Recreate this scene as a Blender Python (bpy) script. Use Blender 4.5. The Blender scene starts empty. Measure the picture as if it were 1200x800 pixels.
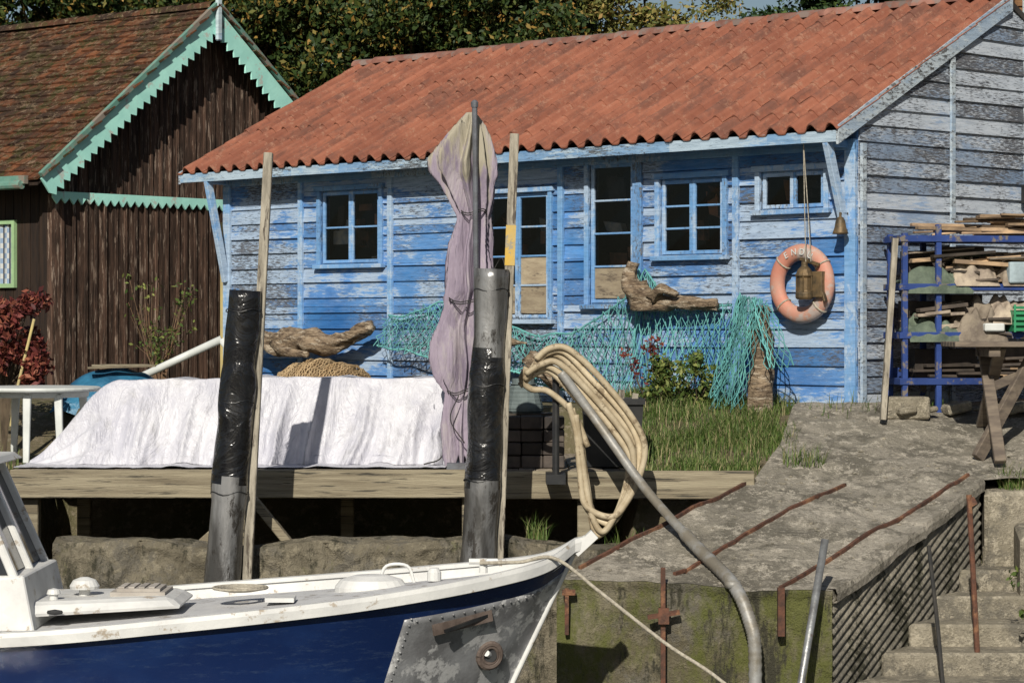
import bpy, math, random
import numpy as np
from mathutils import Vector, Matrix, noise
random.seed(7); np.random.seed(7)
R=random.uniform
scene=bpy.context.scene
def link(o):
    scene.collection.objects.link(o); return o
def empty(name,loc=(0,0,0),rz=0,parent=None):
    e=bpy.data.objects.new(name,None); e.empty_display_size=.2
    e.location=loc; e.rotation_euler=(0,0,rz); e.parent=parent
    return link(e)
def nz(x,y=0,z=0): return noise.noise(Vector((x,y,z)))
def fbm(x,y=0,z=0,o=4): return noise.fractal(Vector((x,y,z)),1.0,2.0,o)

# ------------------------------------------------------------ materials
class NT:
    def __init__(s,name):
        s.m=bpy.data.materials.new(name); s.m.use_nodes=True
        s.t=s.m.node_tree; s.b=s.t.nodes['Principled BSDF']; s.tc=None
    def n(s,ty,**k):
        x=s.t.nodes.new(ty)
        for a,v in k.items():
            if a in x.inputs.keys(): x.inputs[a].default_value=v
            else: setattr(x,a,v)
        return x
    def l(s,a,b): s.t.links.new(a,b)
    def coord(s,st=(1,1,1)):
        if not s.tc: s.tc=s.n('ShaderNodeTexCoord')
        mp=s.n('ShaderNodeMapping'); mp.inputs['Scale'].default_value=st
        s.l(s.tc.outputs['Object'],mp.inputs['Vector']); return mp.outputs['Vector']
    def noise(s,scale,st=(1,1,1),detail=5,rough=.6,dist=0):
        x=s.n('ShaderNodeTexNoise'); x.inputs['Scale'].default_value=scale
        x.inputs['Detail'].default_value=min(detail,7); x.inputs['Roughness'].default_value=rough
        x.inputs['Distortion'].default_value=dist
        s.l(s.coord(st),x.inputs['Vector']); return x.outputs['Fac']
    def ramp(s,inp,a,b,c0=(0,0,0,1),c1=(1,1,1,1)):
        r=s.n('ShaderNodeValToRGB'); e=r.color_ramp.elements
        e[0].position=a; e[1].position=b; e[0].color=c0; e[1].color=c1
        s.l(inp,r.inputs['Fac']); return r.outputs['Color']
    def mix(s,f,a,b,bt='MIX'):
        x=s.n('ShaderNodeMix',data_type='RGBA',blend_type=bt)
        for i,v in ((0,f),(6,a),(7,b)):
            if hasattr(v,'is_output'): s.l(v,x.inputs[i])
            elif i==0: x.inputs[0].default_value=v
            else: x.inputs[i].default_value=(*v[:3],1)
        return x.outputs[2]
    def math(s,op,a,b):
        x=s.n('ShaderNodeMath',operation=op)
        for i,v in ((0,a),(1,b)):
            if hasattr(v,'is_output'): s.l(v,x.inputs[i])
            else: x.inputs[i].default_value=v
        return x.outputs[0]
    def island(s,lo,hi):
        g=s.n('ShaderNodeNewGeometry'); 
        r=s.n('ShaderNodeMapRange'); r.inputs[3].default_value=lo; r.inputs[4].default_value=hi
        s.l(g.outputs['Random Per Island'],r.inputs[0]); return r.outputs[0]
    def bump(s,h,strength=.3,dist=.02):
        b=s.n('ShaderNodeBump'); b.inputs['Strength'].default_value=strength; b.inputs['Distance'].default_value=dist
        s.l(h,b.inputs['Height']); s.l(b.outputs[0],s.b.inputs['Normal'])
    def done(s,col,rough=.7,metal=0,spec=None):
        if hasattr(col,'is_output'): s.l(col,s.b.inputs['Base Color'])
        else: s.b.inputs['Base Color'].default_value=(*col[:3],1)
        if hasattr(rough,'is_output'): s.l(rough,s.b.inputs['Roughness'])
        else: s.b.inputs['Roughness'].default_value=rough
        s.b.inputs['Metallic'].default_value=metal
        if spec is not None: s.b.inputs['Specular IOR Level'].default_value=spec
        return s.m
def M(name,c1,c2=None,scale=5,st=(1,1,1),rough=.75,bump=.3,bscale=30,bdist=.01,metal=0,isl=.25,c3=None,c3t=.6,c3scale=3,spec=.3):
    t=NT(name); c2=c2 or tuple(v*.6 for v in c1)
    f=t.ramp(t.noise(scale,st),.38,.62)
    col=t.mix(f,c1,c2)
    if c3:
        g=t.ramp(t.noise(c3scale,st,7,.7),c3t,c3t+.05); col=t.mix(g,col,c3)
    if isl:
        h=t.n('ShaderNodeHueSaturation'); t.l(t.island(1-isl,1+isl),h.inputs['Value']); t.l(col,h.inputs['Color']); col=h.outputs[0]
    if bump: t.bump(t.noise(bscale,st,3),bump,bdist)
    return t.done(col,rough,metal,spec)
def PEEL(name,p1,p2,chalk,wood,ct,wt,st=(1,1,7),st2=(.7,.7,1.2),rough=.7,isl=(.70,1.2),soften=.4):
    t=NT(name)
    f=t.ramp(t.noise(1.3,st2,3),.38,.62)
    paint=t.mix(f,p1,p2)
    h=t.n('ShaderNodeHueSaturation'); t.l(t.island(*isl),h.inputs['Value']); t.l(paint,h.inputs['Color']); paint=h.outputs[0]
    big=t.noise(.9,st2,4,.65); fine=t.noise(5,st,7,.78); fine2=t.noise(12,st,7,.78)
    a=t.math('ADD',t.math('MULTIPLY',big,.6),t.math('MULTIPLY',fine,.4))
    a=t.math('ADD',a,t.island(-.05,.05))
    m1=t.ramp(a,ct,ct+.03)
    b=t.math('ADD',t.math('MULTIPLY',big,.35),t.math('MULTIPLY',fine2,.65))
    b=t.math('ADD',b,t.island(.04,-.04))
    m2=t.ramp(b,wt,wt+.025)
    soft=t.ramp(a,ct-.12,ct+.05)
    col=t.mix(t.math('MULTIPLY',soft,soften),paint,chalk)
    col=t.mix(t.math('MULTIPLY',m1,.85),col,chalk)
    wd=t.mix(t.ramp(t.noise(9,st,4),.3,.7),wood,tuple(v*.35 for v in wood))
    col=t.mix(m2,col,wd)
    gr=t.ramp(t.noise(3,(1,1,12),7,.8),.40,.55)
    col=t.mix(t.math('MULTIPLY',t.math('SUBTRACT',1.0,gr),.32),col,tuple(v*.3 for v in p1))
    t.bump(t.math('ADD',t.math('MULTIPLY',m2,-.8),fine2),.6,.008)
    return t.done(col,rough,0,.25)

blue_p=PEEL('blue_peeling_paint',(.032,.150,.42),(.065,.225,.53),(.38,.47,.58),(.16,.165,.18),.500,.543,soften=.28)
blue_side=PEEL('weathered_blue_paint',(.18,.28,.45),(.26,.34,.46),(.48,.52,.57),(.14,.14,.15),.455,.515,st=(1,1,9))
blue_trim=PEEL('pale_blue_trim',(.10,.27,.57),(.15,.34,.61),(.4,.5,.62),(.22,.22,.22),.52,.57,st=(3,3,1.5),isl=(.85,1.1))
blue_fascia=PEEL('fascia_blue',(.12,.27,.50),(.20,.36,.56),(.42,.52,.6),(.17,.18,.19),.48,.55,st=(1,1,6),isl=(.9,1.1))
grey_fascia=PEEL('verge_grey_blue',(.24,.34,.47),(.32,.40,.5),(.48,.54,.58),(.17,.17,.17),.49,.53,st=(3,1,3),isl=(.9,1.1))
def rooft():
    t=NT('roman_tile_clay')
    c=t.mix(t.ramp(t.noise(1.4,(1,1,1),5,.7),.40,.60),(.30,.118,.074),(.225,.086,.056))
    c=t.mix(t.math('MULTIPLY',t.ramp(t.noise(1.8,(1.6,.45,.45),7,.8),.49,.60),.7),c,(.125,.066,.052))
    c=t.mix(t.math('MULTIPLY',t.ramp(t.noise(9,(1,1,1),7,.85),.55,.61),.5),c,(.38,.22,.15))
    h=t.n('ShaderNodeHueSaturation'); t.l(t.island(.92,1.07),h.inputs['Value']); t.l(c,h.inputs['Color'])
    t.bump(t.noise(45),.5,.01); return t.done(h.outputs[0],.85,0,.12)
roof_red=rooft()
ridge_mat=M('ridge_tile',(.28,.14,.105),(.18,.08,.06),scale=4,isl=.25,c3=(.2,.15,.13),c3t=.50)
def old_roof():
    t=NT('mossy_old_tile')
    c=t.mix(t.island(0,1),(.065,.034,.025),(.27,.105,.05))
    c=t.mix(t.math('MULTIPLY',t.ramp(t.noise(1.1,(1,1,1),6,.75),.44,.58),.85),c,(.05,.036,.028))
    c=t.mix(t.ramp(t.noise(3.4,(1,1,1),7,.85),.51,.56),c,(.075,.068,.028))
    c=t.mix(t.ramp(t.noise(8,(1,1,1),7,.9),.545,.585),c,(.29,.21,.14))
    t.bump(t.noise(18,(1,1,1),5,.8),1,.05); return t.done(c,.95,0,.1)
old_tile=old_roof()
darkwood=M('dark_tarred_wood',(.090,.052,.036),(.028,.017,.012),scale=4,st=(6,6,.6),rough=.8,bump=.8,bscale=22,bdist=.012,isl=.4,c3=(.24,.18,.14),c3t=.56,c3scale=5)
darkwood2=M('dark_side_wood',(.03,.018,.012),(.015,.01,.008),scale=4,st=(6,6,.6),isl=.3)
mint=M('mint_paint',(.42,.80,.70),(.35,.70,.62),scale=4,isl=.05,c3=(.45,.5,.45),c3t=.58,c3scale=6,bump=.15)
mintdark=M('mint_roof_edge',(.10,.22,.18),(.15,.27,.22),scale=5,isl=.1,c3=(.2,.17,.14),c3t=.5)
greywood=M('grey_weathered_wood',(.37,.335,.27),(.19,.17,.135),scale=5,st=(5,5,.7),bump=.7,bscale=25,isl=.1,c3=(.09,.075,.06),c3t=.55)
greywoodx=M('grey_weathered_beam',(.27,.235,.165),(.15,.125,.085),scale=3,st=(.3,5,7),bump=.7,bscale=22,isl=.2,c3=(.05,.045,.035),c3t=.56,c3scale=5)
deckwood=M('deck_planks',(.26,.22,.17),(.15,.12,.09),scale=4,st=(5,.6,5),bump=.5,isl=.3)
drift=M('driftwood',(.32,.24,.16),(.10,.07,.047),scale=6,st=(1.5,1.5,6),bump=1,bscale=16,bdist=.03,isl=0,c3=(.44,.37,.28),c3t=.54,c3scale=4)
plast_white=M('white_plastic',(.62,.64,.62),(.5,.52,.5),scale=3,rough=.4,bump=.05,isl=0)
def tarpmat():
    t=NT('white_tarpaulin')
    c=t.mix(t.ramp(t.noise(1.6,(1,1,1),5,.7),.38,.62),(.57,.57,.61),(.43,.43,.49))
    c=t.mix(t.math('MULTIPLY',t.ramp(t.noise(4,(1,1,.6),7,.8),.53,.64),.55),c,(.33,.325,.34))
    w=t.math('ADD',t.noise(3.6,(1,1,.35),5,.62,1.2),t.math('MULTIPLY',t.noise(13,(1,1,.7),4,.6,.8),.22)); t.bump(w,.7,.08)
    return t.done(c,.42,0,.35)
tarp_m=tarpmat()
def glassy():
    t=NT('window_glass'); m=t.m; nt=t.t
    nt.nodes.remove(t.b); out=[n for n in nt.nodes if n.type=='OUTPUT_MATERIAL'][0]
    g=t.n('ShaderNodeBsdfGlossy'); g.inputs['Roughness'].default_value=.02; g.inputs['Color'].default_value=(.8,.85,.9,1)
    tr=t.n('ShaderNodeBsdfTransparent'); tr.inputs['Color'].default_value=(.8,.82,.82,1)
    fr=t.n('ShaderNodeFresnel'); fr.inputs['IOR'].default_value=1.45
    mx=t.n('ShaderNodeMixShader'); t.l(fr.outputs[0],mx.inputs[0]); t.l(tr.outputs[0],mx.inputs[1]); t.l(g.outputs[0],mx.inputs[2])
    t.l(mx.outputs[0],out.inputs[0]); return m
glass=glassy()
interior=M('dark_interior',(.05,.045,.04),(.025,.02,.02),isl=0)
clutterm=M('interior_clutter',(.30,.13,.07),(.12,.07,.05),scale=6,isl=.9)
clutter2=M('interior_clutter_pale',(.50,.45,.38),(.18,.22,.28),scale=6,isl=.7)
board_m=M('plywood_panel',(.36,.30,.21),(.25,.2,.14),scale=4,st=(1,1,4),isl=.15,c3=(.15,.12,.09),c3t=.55)
def concrete(name,base,base2,green=0,isl=0,wear=(.13,.12,.10),light=.6,dark=.8):
    t=NT(name)
    c=t.mix(t.ramp(t.noise(.9,(1,1,1),6,.7),.42,.58),base,base2)
    c=t.mix(t.math('MULTIPLY',t.ramp(t.noise(2.0,(1,1,1),7,.80),.48,.56),dark),c,wear)
    c=t.mix(t.math('MULTIPLY',t.ramp(t.noise(7,(1,1,1),7,.88),.53,.57),light),c,tuple(min(.6,v*1.5) for v in base))
    c=t.mix(t.math('MULTIPLY',t.ramp(t.noise(24,(1,1,1),4,.8),.54,.60),.5),c,tuple(v*.4 for v in base))
    if green:
        gm=t.ramp(t.math('ADD',t.math('MULTIPLY',t.noise(1.3,(1,1,.7),6,.75),.6),t.math('MULTIPLY',t.noise(7,(1,1,.5),6,.75),.4)),.60-.16*green,.70-.16*green)
        c=t.mix(t.math('MULTIPLY',gm,.85),c,(.095,.105,.025))
        c=t.mix(t.ramp(t.noise(2.4,(1.5,1.5,.4),7,.8),.52,.59),c,(.045,.043,.030))
    if isl:
        h=t.n('ShaderNodeHueSaturation'); t.l(t.island(1-isl,1+isl),h.inputs['Value']); t.l(c,h.inputs['Color']); c=h.outputs[0]
    hh=t.math('ADD',t.noise(7,(1,1,1),6,.78),t.math('MULTIPLY',t.noise(60,(1,1,1),3,.7),.4))
    t.bump(hh,1,.04); return t.done(c,.92,0,.2)
ramp_m=concrete('ramp_concrete',(.33,.30,.25),(.23,.21,.17),wear=(.12,.11,.088),dark=.85,light=.75)
wall_m=concrete('mossy_quay_concrete',(.19,.17,.115),(.115,.10,.065),green=.95,light=.35)
lowwall_m=concrete('old_footing_concrete',(.21,.185,.135),(.12,.105,.075),green=.25,light=.5)
corr_m=concrete('corrugated_panel',(.27,.245,.195),(.17,.155,.125),green=.05,light=.3)
step_m=concrete('step_concrete',(.33,.295,.23),(.23,.205,.155),green=.0,isl=.1)
rust=M('rusty_iron',(.13,.058,.036),(.065,.036,.027),scale=14,bump=.7,bscale=50,isl=.2,rough=.9,c3=(.2,.10,.055),c3t=.54)
steel=M('galvanised_steel',(.35,.36,.36),(.2,.2,.2),scale=8,rough=.45,metal=.6,isl=0,c3=(.2,.1,.06),c3t=.57,c3scale=7)
def wrapm():
    t=NT('black_plastic_wrap')
    c=t.mix(t.ramp(t.noise(5,(1,1,.4),6,.7),.5,.75),(.009,.009,.010),(.04,.04,.04))
    t.bump(t.noise(3.2,(1,1,1.2),4,.55,1.2),.7,.06); return t.done(c,.22,0,.55)
wrap=wrapm()
def sleeve():
    t=NT('silver_metal_sleeve')
    c=t.mix(t.ramp(t.noise(1.8,(2,2,.3),5,.6),.44,.58),(.27,.27,.27),(.08,.078,.075))
    c=t.mix(t.ramp(t.noise(9,(1,1,.4),7,.8),.53,.60),c,(.05,.045,.04))
    t.bump(t.noise(4,(1,1,.5),4,.6,1),.5,.04); return t.done(c,.33,.35,.5)
silver=sleeve()
yellow=M('yellow_tape',(.55,.36,.07),(.42,.33,.16),isl=0,c3=(.3,.27,.2),c3t=.54,c3scale=8)
yelw=M('yellowed_board',(.5,.4,.16),(.4,.33,.16),isl=0)
hose_m=M('cream_hose',(.50,.425,.30),(.35,.28,.18),scale=6,rough=.55,bump=.3,isl=.15,c3=(.22,.17,.11),c3t=.56,c3scale=7)
def ribbed():
    t=NT('ribbed_pipe')
    c=t.mix(t.ramp(t.noise(5),.4,.6),(.30,.30,.29),(.19,.17,.135)); 
    t.bump(t.noise(30,(1,1,1)),.3,.01); return t.done(c,.5,.2)
pipe_m=ribbed()
teal=M('teal_net_twine',(.085,.26,.27),(.13,.36,.34),isl=.4,bump=0,rough=.85)
creamnet=M('brown_net_twine',(.42,.31,.18),(.28,.19,.10),isl=.3,bump=0)
ringm=M('faded_orange_buoy',(.50,.21,.15),(.42,.27,.21),scale=4,rough=.6,isl=0,c3=(.4,.33,.3),c3t=.53,c3scale=4)
brass=M('tarnished_brass',(.18,.12,.06),(.07,.055,.035),scale=9,metal=.4,rough=.55,isl=.2)
bluepaint=M('shelf_blue_paint',(.016,.038,.15),(.025,.055,.20),isl=.15,c3=(.15,.13,.11),c3t=.55,c3scale=6)
tim=M('stacked_timber',(.34,.235,.14),(.17,.12,.08),scale=4,st=(1,5,5),isl=.75)
darkjunk=M('dark_junk',(.09,.07,.055),(.04,.033,.028),scale=5,isl=.6)
canvas_g=M('green_canvas',(.12,.15,.11),(.06,.08,.06),isl=.3,scale=6,bscale=9,bdist=.03,bump=.8)
canvas_b=M('beige_canvas',(.30,.25,.19),(.16,.13,.105),isl=.5,scale=6,bscale=9,bdist=.03,bump=.8)
greenpl=M('green_plastic',(.03,.20,.09),(.05,.26,.13),isl=.2,rough=.4,bump=0)
rope=M('mooring_rope',(.42,.385,.31),(.28,.25,.2),scale=40,isl=0,bump=.6,bscale=90)
darkrope=M('tar_rope',(.05,.045,.04),(.03,.03,.03),isl=0)
blackpl=M('black_plastic',(.014,.015,.017),(.03,.03,.03),rough=.45,isl=.2,bump=.1)
bluetarp=M('blue_tarp',(.03,.15,.26),(.02,.09,.17),scale=4,rough=.45,bump=.8,bscale=7,bdist=.04,isl=0)
def hullm():
    t=NT('navy_hull_paint')
    c=t.mix(t.ramp(t.noise(1.5,(1,1,2),6,.6),.40,.6),(.005,.016,.070),(.008,.025,.095))
    c=t.mix(t.math('MULTIPLY',t.ramp(t.noise(7,(.5,.5,3),7,.88),.54,.62),.4),c,(.04,.065,.12))
    t.bump(t.noise(2.5),.12,.03)
    return t.done(c,t.ramp(t.noise(5,(1,1,1),6),.3,.8,(.16,)*3+(1,),(.36,)*3+(1,)),0,.5)
hull_m=hullm()
boatwhite=M('boat_white_paint',(.66,.66,.64),(.53,.53,.52),scale=3,rough=.45,bump=.2,isl=0,c3=(.36,.31,.25),c3t=.59,c3scale=7)
boatdeck=M('boat_deck_grey',(.55,.55,.55),(.43,.43,.44),scale=2,rough=.6,bump=.15,isl=0,c3=(.30,.28,.26),c3t=.56,c3scale=6)
platem=M('bow_steel_plate',(.27,.275,.285),(.15,.15,.155),scale=3,rough=.42,metal=.2,isl=0,bump=.3,c3=(.45,.45,.45),c3t=.51,c3scale=4)
tinted=M('tinted_window',(.012,.014,.018),(.02,.022,.028),rough=.08,bump=0,isl=0,spec=.6)
def parasol_mat():
    t=NT('parasol_fabric')
    c=t.mix(t.ramp(t.noise(3,(1,1,.4),6),.38,.62),(.33,.28,.345),(.21,.175,.23))
    c=t.mix(t.math('MULTIPLY',t.ramp(t.noise(5,(1,1,.3),7,.8),.51,.59),.7),c,(.37,.335,.35))
    sp=t.n('ShaderNodeSeparateXYZ'); t.l(t.coord(),sp.inputs[0])
    zz=t.math('ADD',sp.outputs[2],t.math('MULTIPLY',t.noise(4,(2.2,2.2,.4),5),2.4))
    c=t.mix(t.ramp(t.math('MULTIPLY',zz,.25),.80,.87),c,(.33,.30,.235))
    t.bump(t.noise(6,(1,1,.22),4,.6,.6),.8,.06); return t.done(c,.9,0,.15)
parasol_m=parasol_mat()
def groundm():
    t=NT('ground_soil')
    c=t.mix(t.ramp(t.noise(.8,(1,1,1),7,.7),.42,.58),(.16,.13,.085),(.10,.095,.045))
    c=t.mix(t.ramp(t.noise(9,(1,1,1),7,.8),.52,.60),c,(.22,.185,.13))
    t.bump(t.noise(14,(1,1,1),7,.75),.8,.05); return t.done(c,.95,0,.15)
ground_m=groundm()
def leafm(name,cols,rough=.6):
    t=NT(name)
    r=t.n('ShaderNodeValToRGB'); e=r.color_ramp.elements
    while len(e)<len(cols): e.new(.5)
    for i,(p,c) in enumerate(cols): e[i].position=p; e[i].color=(*c,1)
    t.l(t.island(0,1),r.inputs[0])
    return t.done(r.outputs[0],rough,0,.25)
leafA=leafm('leaves_dark_highlights',[(0,(.012,.028,.007)),(.55,(.032,.055,.012)),(.82,(.075,.09,.018)),(.93,(.19,.13,.03)),(1,(.29,.16,.035))])  # top of ramp paints orange-yellow light highlights onto a few leaves
leafB=leafm('leaves_yellow_green',[(0,(.07,.085,.02)),(.5,(.15,.15,.04)),(.85,(.26,.2,.06)),(1,(.33,.2,.08))])
leafC=leafm('leaves_dark_green',[(0,(.010,.026,.008)),(.6,(.026,.052,.013)),(1,(.06,.095,.02))])
leafR=leafm('leaves_red',[(0,(.05,.012,.012)),(.6,(.14,.03,.025)),(1,(.25,.09,.05))])
leafG=leafm('leaves_bush',[(0,(.03,.055,.012)),(.6,(.08,.12,.025)),(1,(.2,.21,.06))])
grassm=leafm('grass_blades',[(0,(.035,.065,.012)),(.5,(.075,.13,.025)),(.78,(.15,.18,.06)),(1,(.34,.28,.16))])
bark=M('bark',(.12,.09,.06),(.06,.045,.03),scale=6,st=(4,4,.7),isl=0)

# ------------------------------------------------------------ mesh builder
class B:
    def __init__(s): s.v=[]; s.f=[]; s.mi=[]
    def add(s,vs,fs,m=0):
        o=len(s.v); s.v+= [tuple(v) for v in vs]
        s.f+=[tuple(i+o for i in f) for f in fs]; s.mi+=[m]*len(fs)
    def bx(s,x0,x1,y0,y1,z0,z1,m=0):
        vs=[(x,y,z) for z in (z0,z1) for y in (y0,y1) for x in (x0,x1)]
        s.add(vs,[(0,2,3,1),(4,5,7,6),(0,1,5,4),(2,6,7,3),(0,4,6,2),(1,3,7,5)],m)
    def hexa(s,vs,m=0):
        s.add(vs,[(0,2,3,1),(4,5,7,6),(0,1,5,4),(2,6,7,3),(0,4,6,2),(1,3,7,5)],m)
    def beam(s,p,q,w,h,m=0,up=(0,0,1),taper=1):
        p=Vector(p);q=Vector(q);d=(q-p).normalized();up=Vector(up)
        if abs(d.dot(up))>.95: up=Vector((0,1,0))
        a=d.cross(up).normalized(); b=a.cross(d).normalized()
        vs=[]
        for c,k in ((p,1),(q,taper)):
            for j in (-1,1):
                for i in (-1,1): vs.append(c+a*i*w/2*k+b*j*h/2*k)
        s.add(vs,[(0,2,3,1),(4,5,7,6),(0,1,5,4),(2,6,7,3),(0,4,6,2),(1,3,7,5)],m)
    def tube(s,pts,r,m=0,n=10,caps=True,wob=0,seed=0):
        pts=[Vector(p) for p in pts]
        if not hasattr(r,'__len__'): r=[r]*len(pts)
        d0=(pts[1]-pts[0]).normalized(); a=d0.orthogonal().normalized(); vs=[]
        for i,p in enumerate(pts):
            d=(pts[min(i+1,len(pts)-1)]-pts[max(i-1,0)]).normalized()
            a=(a-d*a.dot(d)).normalized(); b=d.cross(a)
            for k in range(n):
                t=2*math.pi*k/n; rr=r[i]
                if wob: rr*=1+wob*noise.noise(Vector((p.x*4+math.cos(t)*1.3+seed,p.y*4+math.sin(t)*1.3,p.z*4)))
                vs.append(p+a*math.cos(t)*rr+b*math.sin(t)*rr)
        fs=[]
        for i in range(len(pts)-1):
            for k in range(n):
                k2=(k+1)%n; fs.append((i*n+k,i*n+k2,(i+1)*n+k2,(i+1)*n+k))
        if caps: fs+= [tuple(range(n))[::-1],tuple((len(pts)-1)*n+k for k in range(n))]
        s.add(vs,fs,m)
    def lathe(s,c,prof,m=0,n=20,sx=1,sy=1):
        vs=[];fs=[]
        for (r,z) in prof:
            for k in range(n):
                t=2*math.pi*k/n; vs.append((c[0]+r*sx*math.cos(t),c[1]+r*sy*math.sin(t),c[2]+z))
        for i in range(len(prof)-1):
            for k in range(n):
                k2=(k+1)%n; fs.append((i*n+k,i*n+k2,(i+1)*n+k2,(i+1)*n+k))
        fs+=[tuple(range(n))[::-1],tuple((len(prof)-1)*n+k for k in range(n))]
        s.add(vs,fs,m)
    def grid(s,fn,nu,nv,m=0):
        vs=[fn(i/nu,j/nv) for j in range(nv+1) for i in range(nu+1)]
        fs=[(j*(nu+1)+i,j*(nu+1)+i+1,(j+1)*(nu+1)+i+1,(j+1)*(nu+1)+i) for j in range(nv) for i in range(nu)]
        s.add(vs,fs,m)
    def obj(s,name,mats,parent=None,smooth=False,bevel=0,solid=0):
        me=bpy.data.meshes.new(name); me.from_pydata(s.v,[],s.f)
        if not isinstance(mats,(list,tuple)): mats=[mats]
        for m in mats: me.materials.append(m)
        me.polygons.foreach_set('material_index',s.mi)
        if smooth: me.polygons.foreach_set('use_smooth',[True]*len(me.polygons))
        me.update(); o=bpy.data.objects.new(name,me); link(o); o.parent=parent
        if bevel:
            md=o.modifiers.new('b','BEVEL'); md.width=bevel; md.segments=1; md.limit_method='ANGLE'
        if solid:
            md=o.modifiers.new('s','SOLIDIFY'); md.thickness=solid
        return o
def cr(pts,n=8):
    pts=[Vector(p) for p in pts]; P=[2*pts[0]-pts[1]]+pts+[2*pts[-1]-pts[-2]]; out=[]
    for i in range(1,len(P)-2):
        for k in range(n):
            t=k/n; a,b,c,d=P[i-1:i+3]
            out.append(.5*((2*b)+(c-a)*t+(2*a-5*b+4*c-d)*t*t+(3*b-a-3*c+d)*t**3))
    out.append(pts[-1]); return out
def curves(name,lines,rad,mat,parent=None,res=0):
    cu=bpy.data.curves.new(name,'CURVE'); cu.dimensions='3D'; cu.bevel_depth=rad; cu.bevel_resolution=res
    for L in lines:
        sp=cu.splines.new('POLY'); sp.points.add(len(L)-1)
        co=[]
        for p in L: co+= [p[0],p[1],p[2],1]
        sp.points.foreach_set('co',co)
    cu.materials.append(mat); o=bpy.data.objects.new(name,cu); link(o); o.parent=parent; return o
def net(fn,nu,nv,jit=0):
    c={}
    def g(i,j):
        if (i,j) not in c:
            p=Vector(fn(max(0,min(1,i/(2*nu))),j/nv)); 
            c[(i,j)]=p+Vector((R(-jit,jit),R(-jit,jit)*.5,R(-jit,jit)))
        return c[(i,j)]
    L=[]
    for i in range(0,2*nu,2):
        L.append([g(i+(j%2),j) for j in range(nv+1)])
        L.append([g(i+2-(j%2),j) for j in range(nv+1)])
    return L
def leaves(name,centers,radii,n,size,mat,parent=None,seed=0,flat=.0):
    rng=np.random.default_rng(seed)
    centers=np.array(centers); radii=np.array(radii)
    idx=rng.integers(0,len(centers),n)
    d=rng.normal(size=(n,3)); d/=np.linalg.norm(d,axis=1)[:,None]
    rr=rng.random(n)**.45
    P=centers[idx]+d*radii[idx]*rr[:,None]
    a=rng.normal(size=(n,3)); a/=np.linalg.norm(a,axis=1)[:,None]
    b=np.cross(a,rng.normal(size=(n,3))); b/=np.linalg.norm(b,axis=1)[:,None]
    s=size*rng.uniform(.6,1.4,n)[:,None]
    V=np.stack([P-a*s,P+b*s*.5,P+a*s,P-b*s*.5],1).reshape(-1,3)
    me=bpy.data.meshes.new(name); me.vertices.add(4*n); me.vertices.foreach_set('co',V.ravel())
    me.loops.add(4*n); me.loops.foreach_set('vertex_index',np.arange(4*n)); me.polygons.add(n)
    me.polygons.foreach_set('loop_start',np.arange(n)*4); me.polygons.foreach_set('loop_total',np.full(n,4))
    me.materials.append(mat); me.update(calc_edges=True); me.validate()
    o=bpy.data.objects.new(name,me); link(o); o.parent=parent; return o

# ------------------------------------------------------------ terrain
def sst(a,b,x):
    t=max(0,min(1,(x-a)/(b-a))); return t*t*(3-2*t)
def gh(x,y):
    if y<10: # opposite bank
        return -2.9+ (1.9)*(1-sst(3,7,y)) 
    zl=-1.55+1.5*sst(23.7,24.6,y) if y>20.9 else -3.0
    zm=(-.56+.56*max(0,min(1,(y-21.6)/2.6))) if y>21.6 else -3.0
    zr=(-.05-.3*max(0,23.0-y)) if y>22.2 else -3.0
    if x<-4.3:
        zl=-.52+.5*sst(24,26,y) if y>22.2 else -3.0
    w=sst(.85,1.15,x); z=zl*(1-w)+zm*w
    w2=sst(2.2,3.0,x); z=z*(1-w2)+zr*w2
    if 1<x<7 and y<23.5 and y>19: z=min(z, .3*y-7.02-.06 + .25*(1-sst(1.7,2.7,x))*(1 if y>21.6 else 0))
    if y>23: z+=.03*nz(x*1.5,y*1.5)
    if y>45: z+=min(2.5,(y-45)*.03)*(1+.5*nz(x*.02,y*.02))
    return z
xs=np.concatenate([[-400,-200,-100,-50,-25],np.arange(-12,12.01,.16),[16,25,50,100,200,400]])
ys=np.concatenate([[-400,-100,-30,-5,2,4,6,8,12,16],np.arange(18,30.01,.16),np.arange(31,46,1),[50,60,80,120,200,400,600]])
b=B(); nx=len(xs)
vs=[(x,y,gh(x,y)) for y in ys for x in xs]
fs=[(j*nx+i,j*nx+i+1,(j+1)*nx+i+1,(j+1)*nx+i) for j in range(len(ys)-1) for i in range(nx-1)]
b.add(vs,fs); b.obj('ground',ground_m,smooth=True)
wm=NT('muddy_water'); wm.bump(wm.noise(1.5,(1,1,1),4),.2,.1)
water_m=wm.done((.05,.055,.04),.08,0,.5)
b=B(); b.add([(-400,3,-2.6),(400,3,-2.6),(400,21,-2.6),(-400,21,-2.6)],[(0,1,2,3)]); b.obj('water',water_m)

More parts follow.
